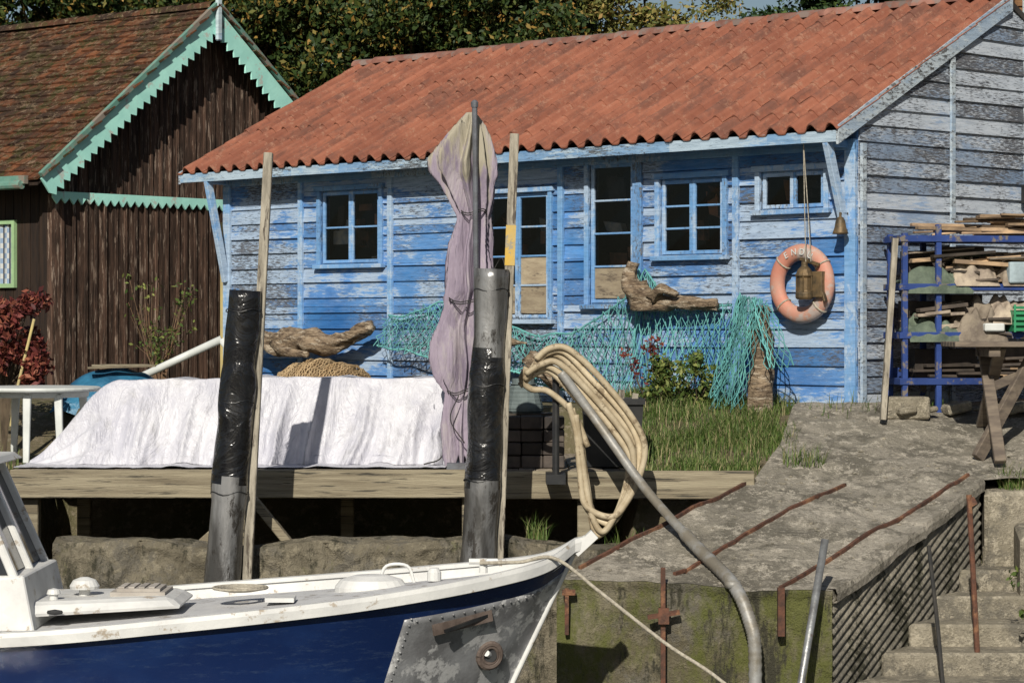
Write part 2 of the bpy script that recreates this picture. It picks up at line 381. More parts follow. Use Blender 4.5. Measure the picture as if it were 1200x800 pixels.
# ------------------------------------------------------------ ramp (slipway)
E=empty('concrete_slipway')
Lp=[(.34,19.5),(2.0,21.45),(2.35,22.4),(2.75,24.2)]
Rp=[(2.4,19.2),(3.93,21.5),(6.6,21.95),(7.2,24.9)]
def lerp2(P,t):
    f=t*(len(P)-1); i=min(int(f),len(P)-2); f-=i
    return P[i][0]*(1-f)+P[i+1][0]*f,P[i][1]*(1-f)+P[i+1][1]*f
def rz_(y): 
    z=.3*y-7.02
    return min(z,.0) if y<23.2 else min(z,.02)
def rampz(x,y): 
    d=abs(((x*.63+y*.78)*1.0+.06*nz(x*2,y*2))%1.9-.95)
    j=-.016 if d<.014 else 0
    return rz_(y)+.045*fbm(x*1.1,y*1.1,3)+.014*nz(x*5,y*5)+j
def rampf(u,v):
    l=lerp2(Lp,v); r=lerp2(Rp,v); x=l[0]*(1-u)+r[0]*u; y=l[1]*(1-u)+r[1]*u
    return (x,y,rampz(x,y))
b=B(); b.grid(rampf,190,240); b.obj('ramp_surface',ramp_m,E,smooth=True)
b=B()
def fw(u,v):
    x=.34+(2.4-.34)*u; y=19.5-.3*u; zt=rampf(u,0)[2]
    z=zt*(1-v)+(-3.1)*v; return (x,y-.02*v+.03*fbm(x*2,z*2,5)*min(1,v*12)-(.03 if v<.03 else 0),z)
b.grid(fw,80,60)
def lw(u,v):
    l=lerp2(Lp,u*.4); zt=rampf(0,u*.4)[2]; return (l[0],l[1],zt*(1-v)-3.1*v)
b.grid(lw,10,6)
b.obj('quay_face',wall_m,E,smooth=True)
b=B()
def cw(u,v):
    x=2.4+(3.93-2.4)*u; y=19.2+2.3*u; zt=rampz(x,y)
    z=zt*(1-v)-3.1*v; L=u*2.76
    a=.013*math.sin((z*.9-L*.45)*2*math.pi/.072)*min(1,v*10)
    return (x+.83*a,y-.55*a,z)
b.grid(cw,150,330); b.obj('corrugated_face',corr_m,E,smooth=True)
b=B()
def cap(u,v):
    x=2.4+1.53*u; y=19.2+2.3*u; z=rampz(x,y)
    pr=[(-.10,.010),(.03,.014),(.045,-.02),(.04,-.085),(-.0,-.095)][int(round(v*4))]
    return (x+.83*pr[0]+.010*nz(x*5,y*5),y-.55*pr[0],z+pr[1]+.008*nz(x*9,y*9,v*3))
b.grid(cap,90,4); b.obj('edge_kerb',ramp_m,E,smooth=False)
def rl(y): return .3*y-7.02
b=B()
for (p,q) in (((.52,19.67),(1.95,21.42)),((1.24,19.55),(2.79,21.48)),((2.02,19.27),(3.84,21.58))):
    n=18
    def pt(t):
        x=p[0]+(q[0]-p[0])*t; y=p[1]+(q[1]-p[1])*t; return Vector((x,y,rampz(x,y)+.010))
    for i in range(n):
        b.beam(pt(i/n),pt((i+1)/n+.004),.028,.026)
b.bx(1.99,2.04,19.14,19.22,-1.58,-1.22)
b.obj('rusty_rails',rust,E)
b=B()
def lowf(u,v):
    x=-3.7+4.6*u
    pr=[(20.55,-3.1),(20.55,-1.6),(20.56,-1.4),(20.6,-1.2),(20.6,-1.06),(20.64,-1.0),(20.8,-.98),(21.0,-1.0),(21.02,-1.6)]
    f=v*8; i=min(int(f),7); t=f-i
    y=pr[i][0]*(1-t)+pr[i+1][0]*t; z=pr[i][1]*(1-t)+pr[i+1][1]*t
    jt2=.03 if abs((x+.03*nz(z*4))%1.5-.75)>.74 else 0
    return (x,y-.08*fbm(x*2.6,z*2.6,9)+jt2*(z<-1.02),z+.04*fbm(x*1.5,y*2,4)-(.05*max(0,math.sin(x*2.1))))
b.grid(lowf,260,90); b.obj('footing_wall',lowwall_m,smooth=True)
E=empty('concrete_stairs'); b=B()
for i in range(-4,6):
    y0=19.9+.41*i; z=-1.80+.175*i
    xl=2.4+.665*(y0-19.2)+.02
    if y0<19.2: xl=2.42
    j=R(-.015,.015)
    b.hexa([(xl-.02,y0+j,z-1.2),(5.2,y0-.05,z-1.2),(xl+.30,y0+.7,z-1.2),(5.2,y0+.7,z-1.2),
            (xl-.02,y0+j,z),(5.2,y0-.05,z+R(-.01,.01)),(xl+.30,y0+.7,z),(5.2,y0+.7,z)])
b.obj('steps',step_m,E,bevel=.022)
b=B()
b.hexa([(3.96,21.45,-3),(7.5,21.75,-3),(4.0,21.8,-3),(7.5,22.2,-3),(3.96,21.45,-.66),(7.5,21.78,-.62),(4.0,21.8,-.62),(7.5,22.2,-.50)])
b.hexa([(4.12,20.75,-3),(7.5,20.7,-3),(4.2,21.44,-3),(7.5,21.7,-3),(4.12,20.75,-.98),(7.5,20.7,-.95),(4.2,21.44,-.90),(7.5,21.7,-.90)])
b.obj('side_block',step_m,E,bevel=.03)

# ------------------------------------------------------------ blue cabin
Cab=empty('blue_wooden_cabin',(3.19,23.6,0),-math.pi/4)
wins=[ # x0,x1,z0,z1,cols,rows,boarded
 (-1.14,-.37,1.83,2.20,2,1,[]),
 (-2.42,-1.60,1.42,2.18,2,3,[]),
 (-3.38,-2.77,.95,2.38,1,4,[(0,0)]),
 (-4.89,-3.95,.80,2.12,2,4,[(1,0),(0,0),(1,1)]),
 (-7.54,-6.55,1.42,2.25,2,2,[]),
]
posts=[-9.27,-7.88,-6.366,-3.77,-2.684,-1.436,0]
b=B()
zrow=[-.5+.172*i for i in range(19)]
for r in range(len(zrow)-1):
    za,zb=zrow[r],zrow[r+1]
    if za>2.5: break
    cuts=sorted({za,zb}|{w[k] for w in wins for k in (2,3) if za+.001<w[k]<zb-.001})
    for c0,c1 in zip(cuts[:-1],cuts[1:]):
        zc=(c0+c1)/2
        iv=[(posts[i],posts[i+1]) for i in range(len(posts)-1)]
        for w in wins:
            if w[2]<zc<w[3]:
                nv=[]
                for (p,q) in iv:
                    if w[1]<=p or w[0]>=q: nv.append((p,q)); continue
                    if p<w[0]: nv.append((p,w[0]))
                    if q>w[1]: nv.append((w[1],q))
                iv=nv
        top=c1==zb; bot=c0==za
        for (p,q) in iv:
            yb=-.028+R(-.006,.005) if bot else -.018; yt=-.003 if top else -.012
            zb_=c0+R(-.004,.006) if bot else c0; zt=c1+(.008 if top else 0)
            b.hexa([(p,yb,zb_),(q,yb+R(-.004,.004),zb_+R(-.005,.005)),(p,.02,zb_),(q,.02,zb_),(p,yt,zt),(q,yt,zt),(p,.02,zt),(q,.02,zt)])
b.obj('front_planks',blue_p,Cab)
b=B()
for x in posts:
    w=.035 if x not in(0,-9.27) else .06
    xx=x-(.06 if x==0 else 0)+( .06 if x==-9.27 else 0)
    b.bx(xx-w,xx+w,-.055,-.012,-.4,2.44)
b.bx(-9.25,0,-.06,-.01,2.36,2.46)
b.obj('corner_and_joint_battens',blue_trim,Cab,bevel=.004)
b=B(); g=B(); cl=B(); sash=B(); rn=random.Random(3)
for (x0,x1,z0,z1,nc,nr,brd) in wins:
    c=.055
    b.bx(x0-c,x0,-.05,.02,z0-.0,z1); b.bx(x1,x1+c,-.05,.02,z0,z1)
    b.bx(x0-c-.03,x1+c+.03,-.065,.02,z1,z1+c); b.bx(x0-c-.03,x1+c+.03,-.085,.02,z0-.045,z0)
    b.bx(x0,x0+.015,.0,.10,z0,z1);b.bx(x1-.015,x1,.0,.10,z0,z1);b.bx(x0+.015,x1-.015,.0,.10,z1-.015,z1);b.bx(x0+.015,x1-.015,.0,.10,z0,z0+.015)
    X0,X1,Z0,Z1=x0+.016,x1-.016,z0+.016,z1-.016
    cw_=(X1-X0)/nc
    for i in range(nc):
        a=X0+i*cw_+.002; d=X0+(i+1)*cw_-.002; s=.036
        sash.bx(a,a+s,-.012,.03,Z0,Z1); sash.bx(d-s,d,-.012,.03,Z0,Z1)
        sash.bx(a+s,d-s,-.012,.03,Z1-s,Z1); sash.bx(a+s,d-s,-.012,.03,Z0,Z0+s)
        hh=(Z1-Z0-2*s)/nr
        for j in range(nr):
            if j: sash.bx(a+s,d-s,-.008,.026,Z0+s+j*hh-.010,Z0+s+j*hh+.010)
            zz0=Z0+s+j*hh; 
            if (i,j) in brd: cl.bx(a+s,d-s,.006,.012,zz0+.012,zz0+hh-.012,2)
            else:
                tl=R(-.005,.005)
                g.add([(a+s,.010,zz0),(d-s,.010+tl,zz0),(d-s,.010,zz0+hh),(a+s,.010+tl*.5,zz0+hh)],[(0,1,2,3)])
    # jumbled gear leaning behind the glass
    xe=min(x1+.25,-.08)
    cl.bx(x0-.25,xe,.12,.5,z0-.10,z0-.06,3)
    for k in range(int(13*(xe-x0)*(z1-z0))+5):
        x=rn.uniform(x0-.2,xe-.06); z=rn.uniform(z0-.05,z1-.12); w=rn.uniform(.05,.26); h=rn.uniform(.04,.30); y=rn.uniform(.13,.36); tl=rn.uniform(-.05,.05)
        x2=min(x+w,xe); mm=rn.choice([0,0,1,3,3,3])
        cl.hexa([(x,y,z),(x2,y+.02,z+tl),(x,y+.1,z),(x2,y+.1,z+tl),(x+tl,y,z+h),(x2+tl,y+.02,z+h+tl*.6),(x+tl,y+.1,z+h),(x2+tl,y+.1,z+h+tl*.6)],mm)
b.obj('window_casings',blue_trim,Cab,bevel=.004)
sash.obj('window_sashes',blue_trim,Cab,bevel=.003)
g.obj('window_panes',glass,Cab)
cl.obj('things_inside_windows',[clutterm,clutter2,board_m,interior],Cab)
EZ,RZ,EY,RY=2.53,3.97,-.35,2.42; sl=(RZ-EZ)/(RY-EY)
def yat(z): return max(0,(z+.12-EZ)/sl+EY)
b=B()
for r in range(28):
    za=-.5+.155*r; zb=za+.155
    if za>3.75: break
    ya,yb_=yat(za),yat(zb)
    if ya>2.6: break
    seg=[(0,1.44),(1.44,2.7)]
    for (s0,s1) in seg:
        a0,a1=max(ya,s0),max(yb_,s0)
        if a0>=s1: continue
        a1=min(a1,s1-.01); xo=.026+R(-.005,.005)
        b.hexa([(0,a0,za),(xo,a0,za+R(-.004,.004)),(0,s1,za),(xo+R(-.004,.004),s1,za+R(-.004,.004)),(0,a1,zb+.006),(.004,a1,zb+.006),(0,s1,zb+.006),(.004,s1,zb+.006)])
b.obj('gable_planks',blue_side,Cab)
b=B(); b.bx(.024,.05,1.41,1.47,-.3,3.35); b.bx(.024,.055,0.0,.06,-.3,2.42); b.bx(.0,.07,2.68,2.78,-.3,4.1)
b.obj('gable_battens',grey_fascia,Cab)
b=B()
b.add([(-9.29,0,-.4),(-9.29,2.7,-.4),(-9.29,2.7,3.72),(-9.29,2.42,3.85),(-9.29,0,2.55)],[(0,1,2,3,4)])
b.bx(-9.27,0,2.66,2.7,-.4,3.75)
b.bx(-9.2,-.02,.62,.66,-.4,2.5,1)
b.obj('rear_walls',[blue_side,interior],Cab)
b=B()
def slope(x,y,o=0): return (x,y,EZ+(y-EY)*sl+o)
xl,xr=-9.67,.03
b.hexa([slope(xl,EY,-.07),slope(xr,EY,-.07),slope(xl,RY,-.07),slope(xr,RY,-.07),slope(xl,EY,-.025),slope(xr,EY,-.025),slope(xl,RY,-.025),slope(xr,RY,-.025)])
b.hexa([(xl,RY+.001,RZ-.07),(xr,RY+.001,RZ-.07),(xl,2.85,RZ-.3),(xr,2.85,RZ-.3),(xl,RY+.001,RZ-.0),(xr,RY+.001,RZ-.0),(xl,2.85,RZ-.23),(xr,2.85,RZ-.23)])
b.obj('roof_boards',interior,Cab)
b=B(); ncol=42; tw=(xr-xl+.06)/ncol; nrow=9; L=math.hypot(RY-EY,RZ-EZ); dy=(RY-EY)/L; dz=(RZ-EZ)/L
prof=[(0,.0),(.12,-.003),(.26,-.004),(.38,.002),(.47,.020),(.56,.044),(.67,.060),(.78,.060),(.88,.044),(.96,.018),(1.03,.002)]
for r in range(nrow):
    s0=-.04+r*(L+.03)/nrow; s1=s0+(L+.03)/nrow+.03
    for c in range(ncol):
        x0=xl-.03+c*tw; j=R(-.005,.005); sag=.022*nz(x0*.5,r*.4); hj=R(-.002,.003)
        vs=[]
        for (s,o) in ((s0-.001,-.004),(s0,.015),(s1,.004)):
            for (u,h) in prof:
                hh=h*1.25+o+sag+hj if o!=-.004 else h*1.25+.002+sag+hj
                vs.append((x0+u*tw, EY+dy*(s+j)-dz*hh, EZ+dz*(s+j)+dy*hh+.0))
        n=len(prof)
        b.add(vs,[(k*n+i,k*n+i+1,(k+1)*n+i+1,(k+1)*n+i) for k in range(2) for i in range(n-1)])
b.obj('clay_roof_tiles',roof_red,Cab,smooth=False)
b=B()
for i in range(26):
    x0=xl+i*.373; zz=RZ+.03+.018*nz(i*.4)
    def rc(u,v):
        t=math.pi*u; r=.10-.015*v
        return (x0+v*.40,RY+.0-math.cos(t)*r*1.15,zz-.02+math.sin(t)*r*.9)
    b.grid(rc,8,1)
b.obj('ridge_tiles',ridge_mat,Cab,smooth=True)
b=B(); n=24
for i in range(n):
    xa=xl+(xr-xl)*i/n; xb=xl+(xr-xl)*(i+1)/n; za=.010*nz(xa*.6,4); zb=.010*nz(xb*.6,4)
    b.hexa([(xa,EY-.02,EZ-.115+za),(xb,EY-.02,EZ-.115+zb),(xa,EY+.012,EZ-.115+za),(xb,EY+.012,EZ-.115+zb),(xa,EY-.02,EZ-.012),(xb,EY-.02,EZ-.012),(xa,EY+.012,EZ-.012),(xb,EY+.012,EZ-.012)])
b.obj('fascia_board',blue_fascia,Cab)
b=B()
def verge(x,w0,w1,m):
    b.hexa([slope(x,EY-.02,w0),slope(x+.03,EY-.02,w0),slope(x,RY,w0),slope(x+.03,RY,w0),slope(x,EY-.02,w1),slope(x+.03,EY-.02,w1),slope(x,RY,w1),slope(x+.03,RY,w1)],m)
verge(xr+.002,-.13,.045,0); verge(xl-.035,-.12,.02,0)
b.obj('verge_boards',grey_fascia,Cab)
b=B()
b.beam((-.10,EY+.02,2.42),(-.10,-.06,1.62),.06,.085)
b.beam((-9.2,EY+.02,2.42),(-9.2,-.06,1.25),.06,.085)
b.beam((-9.2,EY+.02,2.42),(-9.2,0,2.42),.05,.07); b.beam((-.10,EY+.02,2.415),(-.10,0,2.415),.05,.07)
b.obj('eave_brackets',blue_trim,Cab,bevel=.004)
b=B(); b.bx(-9.36,-9.30,-.02,.03,.1,1.95); b.obj('yellow_corner_board',yelw,Cab)
b=B(); b.bx(.07,.15,2.55,2.65,1.95,2.13); b.tube([(.1,2.6,2.13),(.1,2.6,3.7)],.012); b.obj('electrical_box',blackpl,Cab)

def cabE(name): 
    return empty(name,(3.19,23.6,0),-math.pi/4)
tt=[6.35,6.0,5.5,5.0,4.5,4.0,3.6,3.2,2.8,2.6,2.3,1.9,1.45]
zt=[.85,.86,.98,.90,.76,.62,.66,.78,1.04,1.30,1.04,.93,.95]
zb=[.52,.48,.40,.42,.32,.18,.10,.02,-.02,.0,.03,.06,.10]
def netf(off,ph):
    def f(u,v):
        t=6.35-u*4.9; a=np.interp(t,tt[::-1],zt[::-1]); c=np.interp(t,tt[::-1],zb[::-1])
        z=a+(c-a)*v+.05*nz(t*3+ph,v*2)-.05*math.sin(v*math.pi)*nz(t*2,ph)
        return (-t+.07*nz(v*4+ph,t*2),-.09-off-.16*v*v-.06*nz(t*1.7+ph,v*2),z)
    return f
e=cabE('fishing_net')
curves('net_mesh',net(netf(0,0),62,10,.012),.0048,teal,e)
curves('net_mesh_fold',net(netf(.05,4.3),46,8,.018),.0048,teal,e)
curves('head_rope',[[netf(0,0)(i/60,0) for i in range(61)],[netf(0,0)(i/60,1) for i in range(61)],[(-2.66,-.06,1.3),(-2.66,-.1,.9),(-2.7,-.12,.4)]],.011,teal,e,2)
e=cabE('driftwood_log'); b=B()
pts=cr([(-8.62,-.3,.72),(-8.3,-.32,.60),(-7.9,-.34,.52),(-7.4,-.35,.56),(-6.95,-.32,.54),(-6.6,-.3,.66),(-6.38,-.3,.74)],7)
b.tube(pts,[.05+.075*math.sin(math.pi*min(1,(i+1)/len(pts)))*(1+.5*nz(i*.5)) for i in range(len(pts))],n=18,wob=.9)
pts=cr([(-7.9,-.34,.54),(-7.6,-.5,.44),(-7.2,-.5,.42)],6); b.tube(pts,[.08-.006*i/1.3 for i in range(len(pts))],n=12,wob=.8,seed=3)
pts=cr([(-8.4,-.32,.6),(-8.45,-.35,.47),(-8.3,-.34,.38)],5); b.tube(pts,[.05-.003*i for i in range(len(pts))],n=10,wob=.8,seed=5)
b.obj('log',drift,e,smooth=True)
e=cabE('driftwood_log'); b=B()
pts=cr([(-2.60,-.2,1.36),(-2.62,-.22,1.22),(-2.58,-.22,1.08),(-2.42,-.22,.98),(-2.2,-.22,.95),(-1.95,-.2,.97),(-1.55,-.18,.93)],7)
b.tube(pts,[.055+.08*math.exp(-((i-16)/9)**2)*(1+.4*nz(i*.6)) for i in range(len(pts))],n=18,wob=.9,seed=8)
pts=cr([(-2.3,-.25,1.0),(-2.15,-.3,1.09),(-1.95,-.3,1.04)],5); b.tube(pts,[.06-.003*i for i in range(len(pts))],n=10,wob=.8,seed=2)
b.obj('log',drift,e,smooth=True)
e=cabE('driftwood_log'); b=B()
pts=cr([(-4.3,-.5,.62),(-4.05,-.5,.58),(-3.8,-.5,.56)],7); b.tube(pts,[.03+.02*math.sin(i/3) for i in range(len(pts))],n=10,wob=.8)
pts=cr([(-3.75,-.5,.42),(-3.5,-.52,.3),(-3.35,-.5,.12)],7); b.tube(pts,[.08+.02*math.sin(i/3) for i in range(len(pts))],n=12,wob=.9,seed=6)
b.obj('log',drift,e,smooth=True)
def heap(u,v):
    x=-7.75+1.5*u; w=math.sin(math.pi*u)**.5
    a=math.pi*v; return (x,-.45-.25*math.cos(a)*w,.13+(.22*w+.05*nz(u*9,v*5))*math.sin(a))
e=cabE('brown_net_bundle'); curves('net_mesh',net(heap,36,20,.012),.006,creamnet,e)
b=B(); b.grid(lambda u,v:tuple(Vector(heap(u,v))*1-Vector((0,0,.03))),24,12); b.obj('bundle_core',M('net_core',(.2,.13,.07)),e,smooth=True)
b=B(); b.bx(-7.9,-6.1,-.9,-.25,.06,.11); b.bx(-7.85,-7.8,-.85,-.3,-.05,.06); b.bx(-6.2,-6.15,-.85,-.3,-.05,.06); b.obj('bench_plank',greywoodx,e)
e=cabE('life_ring'); b=B()
cx,cz=-.553,1.13; n1,n2=40,14; vs=[];fs=[]
for i in range(n1):
    a=2*math.pi*i/n1
    for j in range(n2):
        c=2*math.pi*j/n2; rr=.295+.078*math.cos(c)
        vs.append((cx+rr*math.cos(a),-.13+.062*math.sin(c),cz+rr*math.sin(a)))
for i in range(n1):
    for j in range(n2):
        fs.append((i*n2+j,((i+1)%n1)*n2+j,((i+1)%n1)*n2+(j+1)%n2,i*n2+(j+1)%n2))
b.add(vs,fs); b.obj('ring',ringm,e,smooth=True)
b=B()
for a in (.6,2.4,3.9,5.5):
    pts=[(cx+(.295+.082*math.cos(c))*math.cos(a),-.13+.066*math.sin(c),cz+(.295+.082*math.cos(c))*math.sin(a)) for c in [2*math.pi*k/14 for k in range(15)]]
    b.tube(pts,.008,n=6)
b.obj('grab_rope_bands',rope,e)
for k,ch in enumerate('ENDU'):
    a=math.radians(118-k*19)
    cu=bpy.data.curves.new('letter','FONT'); cu.body=ch; cu.size=.085; cu.extrude=.002; cu.align_x='CENTER'; cu.align_y='CENTER'
    cu.materials.append(plast_white); o=bpy.data.objects.new('letter_'+ch.lower(),cu); link(o); o.parent=e
    o.location=(cx+.295*math.cos(a),-.196,cz+.295*math.sin(a)); o.rotation_euler=(math.pi/2,math.pi/2-a,0)
e=cabE('brass_lantern'); b=B()
b.lathe((-.42,-.26,.98),[(.07,0),(.085,.02),(.085,.06),(.07,.08),(.07,.2),(.09,.22),(.06,.28),(.03,.31),(.03,.35)],n=12)
for k in range(6):
    t=k*math.pi/3; b.tube([(-.42+.08*math.cos(t),-.26+.08*math.sin(t),1.05),(-.42+.08*math.cos(t),-.26+.08*math.sin(t),1.2)],.008,n=5)
b.bx(-.36,-.24,-.24,-.14,1.0,1.24); b.beam((-.30,-.2,1.2),(-.22,-.2,.96),.05,.02); b.beam((-.5,-.22,1.36),(-.28,-.22,1.3),.03,.03)
b.obj('lantern_body',brass,e,bevel=.004)
curves('hanging_cord',[[(-.42,-.24,1.33),(-.41,-.27,1.8),(-.40,-.30,2.42)],[(-.36,-.24,1.33),(-.37,-.27,1.8),(-.40,-.30,2.42)]],.005,rope,e,1)
e=cabE('small_bell'); b=B()
b.lathe((-.08,-.16,1.58),[(.075,0),(.07,.02),(.055,.06),(.045,.12),(.03,.15),(.012,.16),(.012,.2)],n=16); b.beam((-.08,-.16,1.77),(-.08,-.0,1.77),.02,.02)
b.obj('bell',brass,e,smooth=True)
e=cabE('driftwood_post'); b=B()
pts=cr([(-.83,-.42,-.15),(-.80,-.42,.3),(-.84,-.42,.65),(-.79,-.42,.92)],8)
b.tube(pts,[.115-.0012*i for i in range(len(pts))],n=16,wob=.7); b.obj('post',drift,e,smooth=True)
def drape(ph,c0,c1,w0,w1,top,bot,yy=0):
    def f(u,v):
        w=w0+(w1-w0)*(v**.7); c=c0+(c1-c0)*v
        fold=.5+.5*math.sin(u*9+ph+2*nz(v*2,ph))
        x=c+(u-.5)*w+.03*nz(u*5,v*4,ph)
        return (x,-.50-yy-.14*fold*v-.10*math.sin(math.pi*u),top+(bot+.10*nz(u*6,ph)-top)*v-.05*abs(u-.5)*2)
    return f
e=cabE('hanging_net')
curves('net_mesh',net(drape(0,-.84,-1.06,.34,.38,1.02,.0),13,17,.012),.005,teal,e)
curves('net_mesh_fold',net(drape(5,-.86,-1.08,.22,.30,1.04,.10,.04),10,15,.016),.005,teal,e)
curves('net_mesh_tail',net(drape(9,-.74,-.46,.26,.28,.98,.38),10,9,.014),.005,teal,e)
curves('net_mesh_gather',net(drape(3,-.84,-1.14,.24,.18,1.02,-.05,.02),8,16,.018),.005,teal,e)

# ------------------------------------------------------------ left house
H=empty('tarred_wooden_house',(-5.62,31.05,0),math.atan2(.77,.64))
W2=2.48; AZ=4.79; hs=.80
def htop(x): return AZ-hs*abs(x-W2)-.06
b=B(); x=0
while x<2*W2:
    w=R(.13,.19); x1=min(x+w,2*W2)
    b.hexa([(x,-.012,2.2),(x1-.012,-.012,2.2),(x,.03,2.2),(x1-.012,.03,2.2),(x,-.012,htop(x)),(x1-.012,-.012,htop(x1)),(x,.03,htop(x)),(x1-.012,.03,htop(x1))])
    if R(0,1)<.9:
        xm=x1-.006; b.hexa([(xm-.02,-.03,2.2),(xm+.02,-.03,2.2),(xm-.02,-.013,2.2),(xm+.02,-.013,2.2),(xm-.02,-.03,htop(xm)-.03),(xm+.02,-.03,htop(xm)-.03),(xm-.02,-.013,htop(xm)-.03),(xm+.02,-.013,htop(xm)-.03)])
    x=x1
x=-.02
while x<2*W2:
    w=R(.13,.19); x1=min(x+w,2*W2+.02); z1=2.33
    b.bx(x,x1-.01,-.085+R(-.006,.006),.0,-.3,z1)
    b.bx(x1-.03,x1+.012,-.108,-.092,-.3,z1-.02)
    x=x1
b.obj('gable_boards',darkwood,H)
b=B(); y=0
while y<7:
    w=.16; b.bx(-.02,.03,y,y+w-.012,-.3,2.6); y+=w
b.bx(.03,2*W2,6.9,7,-.3,2.6); b.bx(2*W2-.03,2*W2,0,7,-.3,2.6); b.add([(.04,.04,-.3),(2*W2-.04,.04,-.3),(2*W2-.04,.04,2.6),(W2,.04,AZ-.1),(.04,.04,2.6)],[(0,1,2,3,4)])
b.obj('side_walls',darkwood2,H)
def saw(b,p,q,w,tooth,y0,y1,m=0,down=(0,0,-1),d=.075):
    p=Vector(p);q=Vector(q);L=(q-p).length;n=max(1,int(L/tooth));u=(q-p)/n;dn=Vector(down)
    for i in range(n):
        a=p+u*i;c=p+u*(i+1); dd=d*R(.85,1.1)
        poly=[a,c,c+dn*w,(a+c)/2+dn*(w+dd),a+dn*w]
        vs=[(v.x,y0,v.z) for v in poly]+[(v.x,y1,v.z) for v in poly]
        b.add(vs,[(0,1,2,3,4),(9,8,7,6,5)]+[(k,(k+1)%5+0,(k+1)%5+5,k+5) for k in range(5)],m)
b=B()
saw(b,(-.05,0,2.36),(2*W2,0,2.36),.075,.13,-.14,-.115,0)
nrm=Vector((hs,0,-1)).normalized()
saw(b,(-.40,0,htop(-.40)+.06),(W2,0,AZ+.0),.21,.135,-.345,-.32,0,(nrm.x,0,nrm.z),.085)
nr2=Vector((-hs,0,-1)).normalized()
saw(b,(W2,0,AZ),(2*W2+.4,0,htop(2*W2+.4)+.06),.21,.135,-.345,-.32,0,(nr2.x,0,nr2.z),.085)
b.obj('scalloped_bargeboards',mint,H)
b=B()
b.beam((-.42,-.36,htop(-.42)+.12),(W2,-.36,AZ+.06),.06,.06); b.beam((W2,-.36,AZ+.06),(2*W2+.42,-.36,htop(2*W2+.42)+.12),.06,.06)
b.obj('verge_trim',mintdark,H)
b=B(); b.bx(W2-.045,W2+.045,-.40,-.347,AZ-.42,AZ+.17); b.obj('finial_post',PEEL('finial_paint',(.2,.33,.6),(.25,.4,.62),(.5,.6,.6),(.3,.3,.3),.5,.6),H,bevel=.015)
b=B(); rows=26; Ls=math.hypot(W2+.42,hs*(W2+.42)); ca=(W2+.42)/Ls; sa=hs*(W2+.42)/Ls
for side in (0,1):
    for r in range(rows):
        s0=r*Ls/rows; s1=s0+Ls/rows+.05; y=-.32-(r%2)*.08
        while y<7.2:
            w=.165; l0=.02+R(-.004,.012); l1=.004; jj=R(-.022,.022); wv=.04*nz(y*.5,r*.15)
            def P(s,yy,h):
                h+=wv
                x=-.42+ca*s-sa*h; z=htop(-.42)+.06+sa*s+ca*h
                return (x if side==0 else 2*W2-x,yy,z)
            t2=R(0,.016)
            b.hexa([P(s0+jj,y,l0),P(s1,y,l1),P(s0+jj,y+w-.010,l0),P(s1,y+w-.010,l1),P(s0+jj,y,l0+.022+t2),P(s1,y,l1+.018),P(s0+jj,y+w-.010,l0+.022+R(0,.014)),P(s1,y+w-.010,l1+.018)])
            y+=w
b.obj('flat_roof_tiles',old_tile,H)
b=B()
for side in (0,1):
    f=lambda x:(x if side==0 else 2*W2-x)
    b.hexa([(f(-.42),-.3,htop(-.42)+.0),(f(W2),-.3,AZ-.06),(f(-.42),7.2,htop(-.42)),(f(W2),7.2,AZ-.06),(f(-.42),-.3,htop(-.42)+.03),(f(W2),-.3,AZ-.03),(f(-.42),7.2,htop(-.42)+.03),(f(W2),7.2,AZ-.03)])
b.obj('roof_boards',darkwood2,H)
b=B()
for i in range(20): 
    y0=-.33+i*.37
    b.grid(lambda u,v:(W2-math.cos(math.pi*u)*.12,y0+v*.4,AZ+.0+math.sin(math.pi*u)*(.10-.015*v)),8,1)
b.obj('ridge_tiles',old_tile,H,smooth=True)
b=B(); b.tube([(-.5,-.1,2.42),(-.5,7,2.42)],.055,n=10); b.bx(-.5,-.44,-.15,7,2.43,2.53)
b.obj('gutter',mintdark,H)
b=B(); y0,y1,z0,z1=.62,1.35,1.25,1.98
b.bx(-.07,-.02,y0-.05,y0,z0-.05,z1+.05); b.bx(-.07,-.02,y1,y1+.05,z0-.05,z1+.05); b.bx(-.07,-.02,y0,y1,z1,z1+.05); b.bx(-.07,-.02,y0,y1,z0-.05,z0)
b.bx(-.06,-.025,(y0+y1)/2-.02,(y0+y1)/2+.02,z0,z1)
b.obj('side_window_frame',M('pale_green_paint',(.30,.46,.24),(.25,.38,.21),isl=0),H)
t=NT('checked_curtain'); ck=t.n('ShaderNodeTexChecker'); ck.inputs['Scale'].default_value=16; ck.inputs['Color1'].default_value=(.45,.47,.47,1); ck.inputs['Color2'].default_value=(.2,.28,.4,1); t.l(t.coord(),ck.inputs['Vector'])
b=B(); b.grid(lambda u,v:(-.026-.008*math.sin(u*40),y0+(y1-y0)*u,z0+(z1-z0)*v),60,2); b.obj('side_window_curtain',t.done(ck.outputs[0],.8),H)

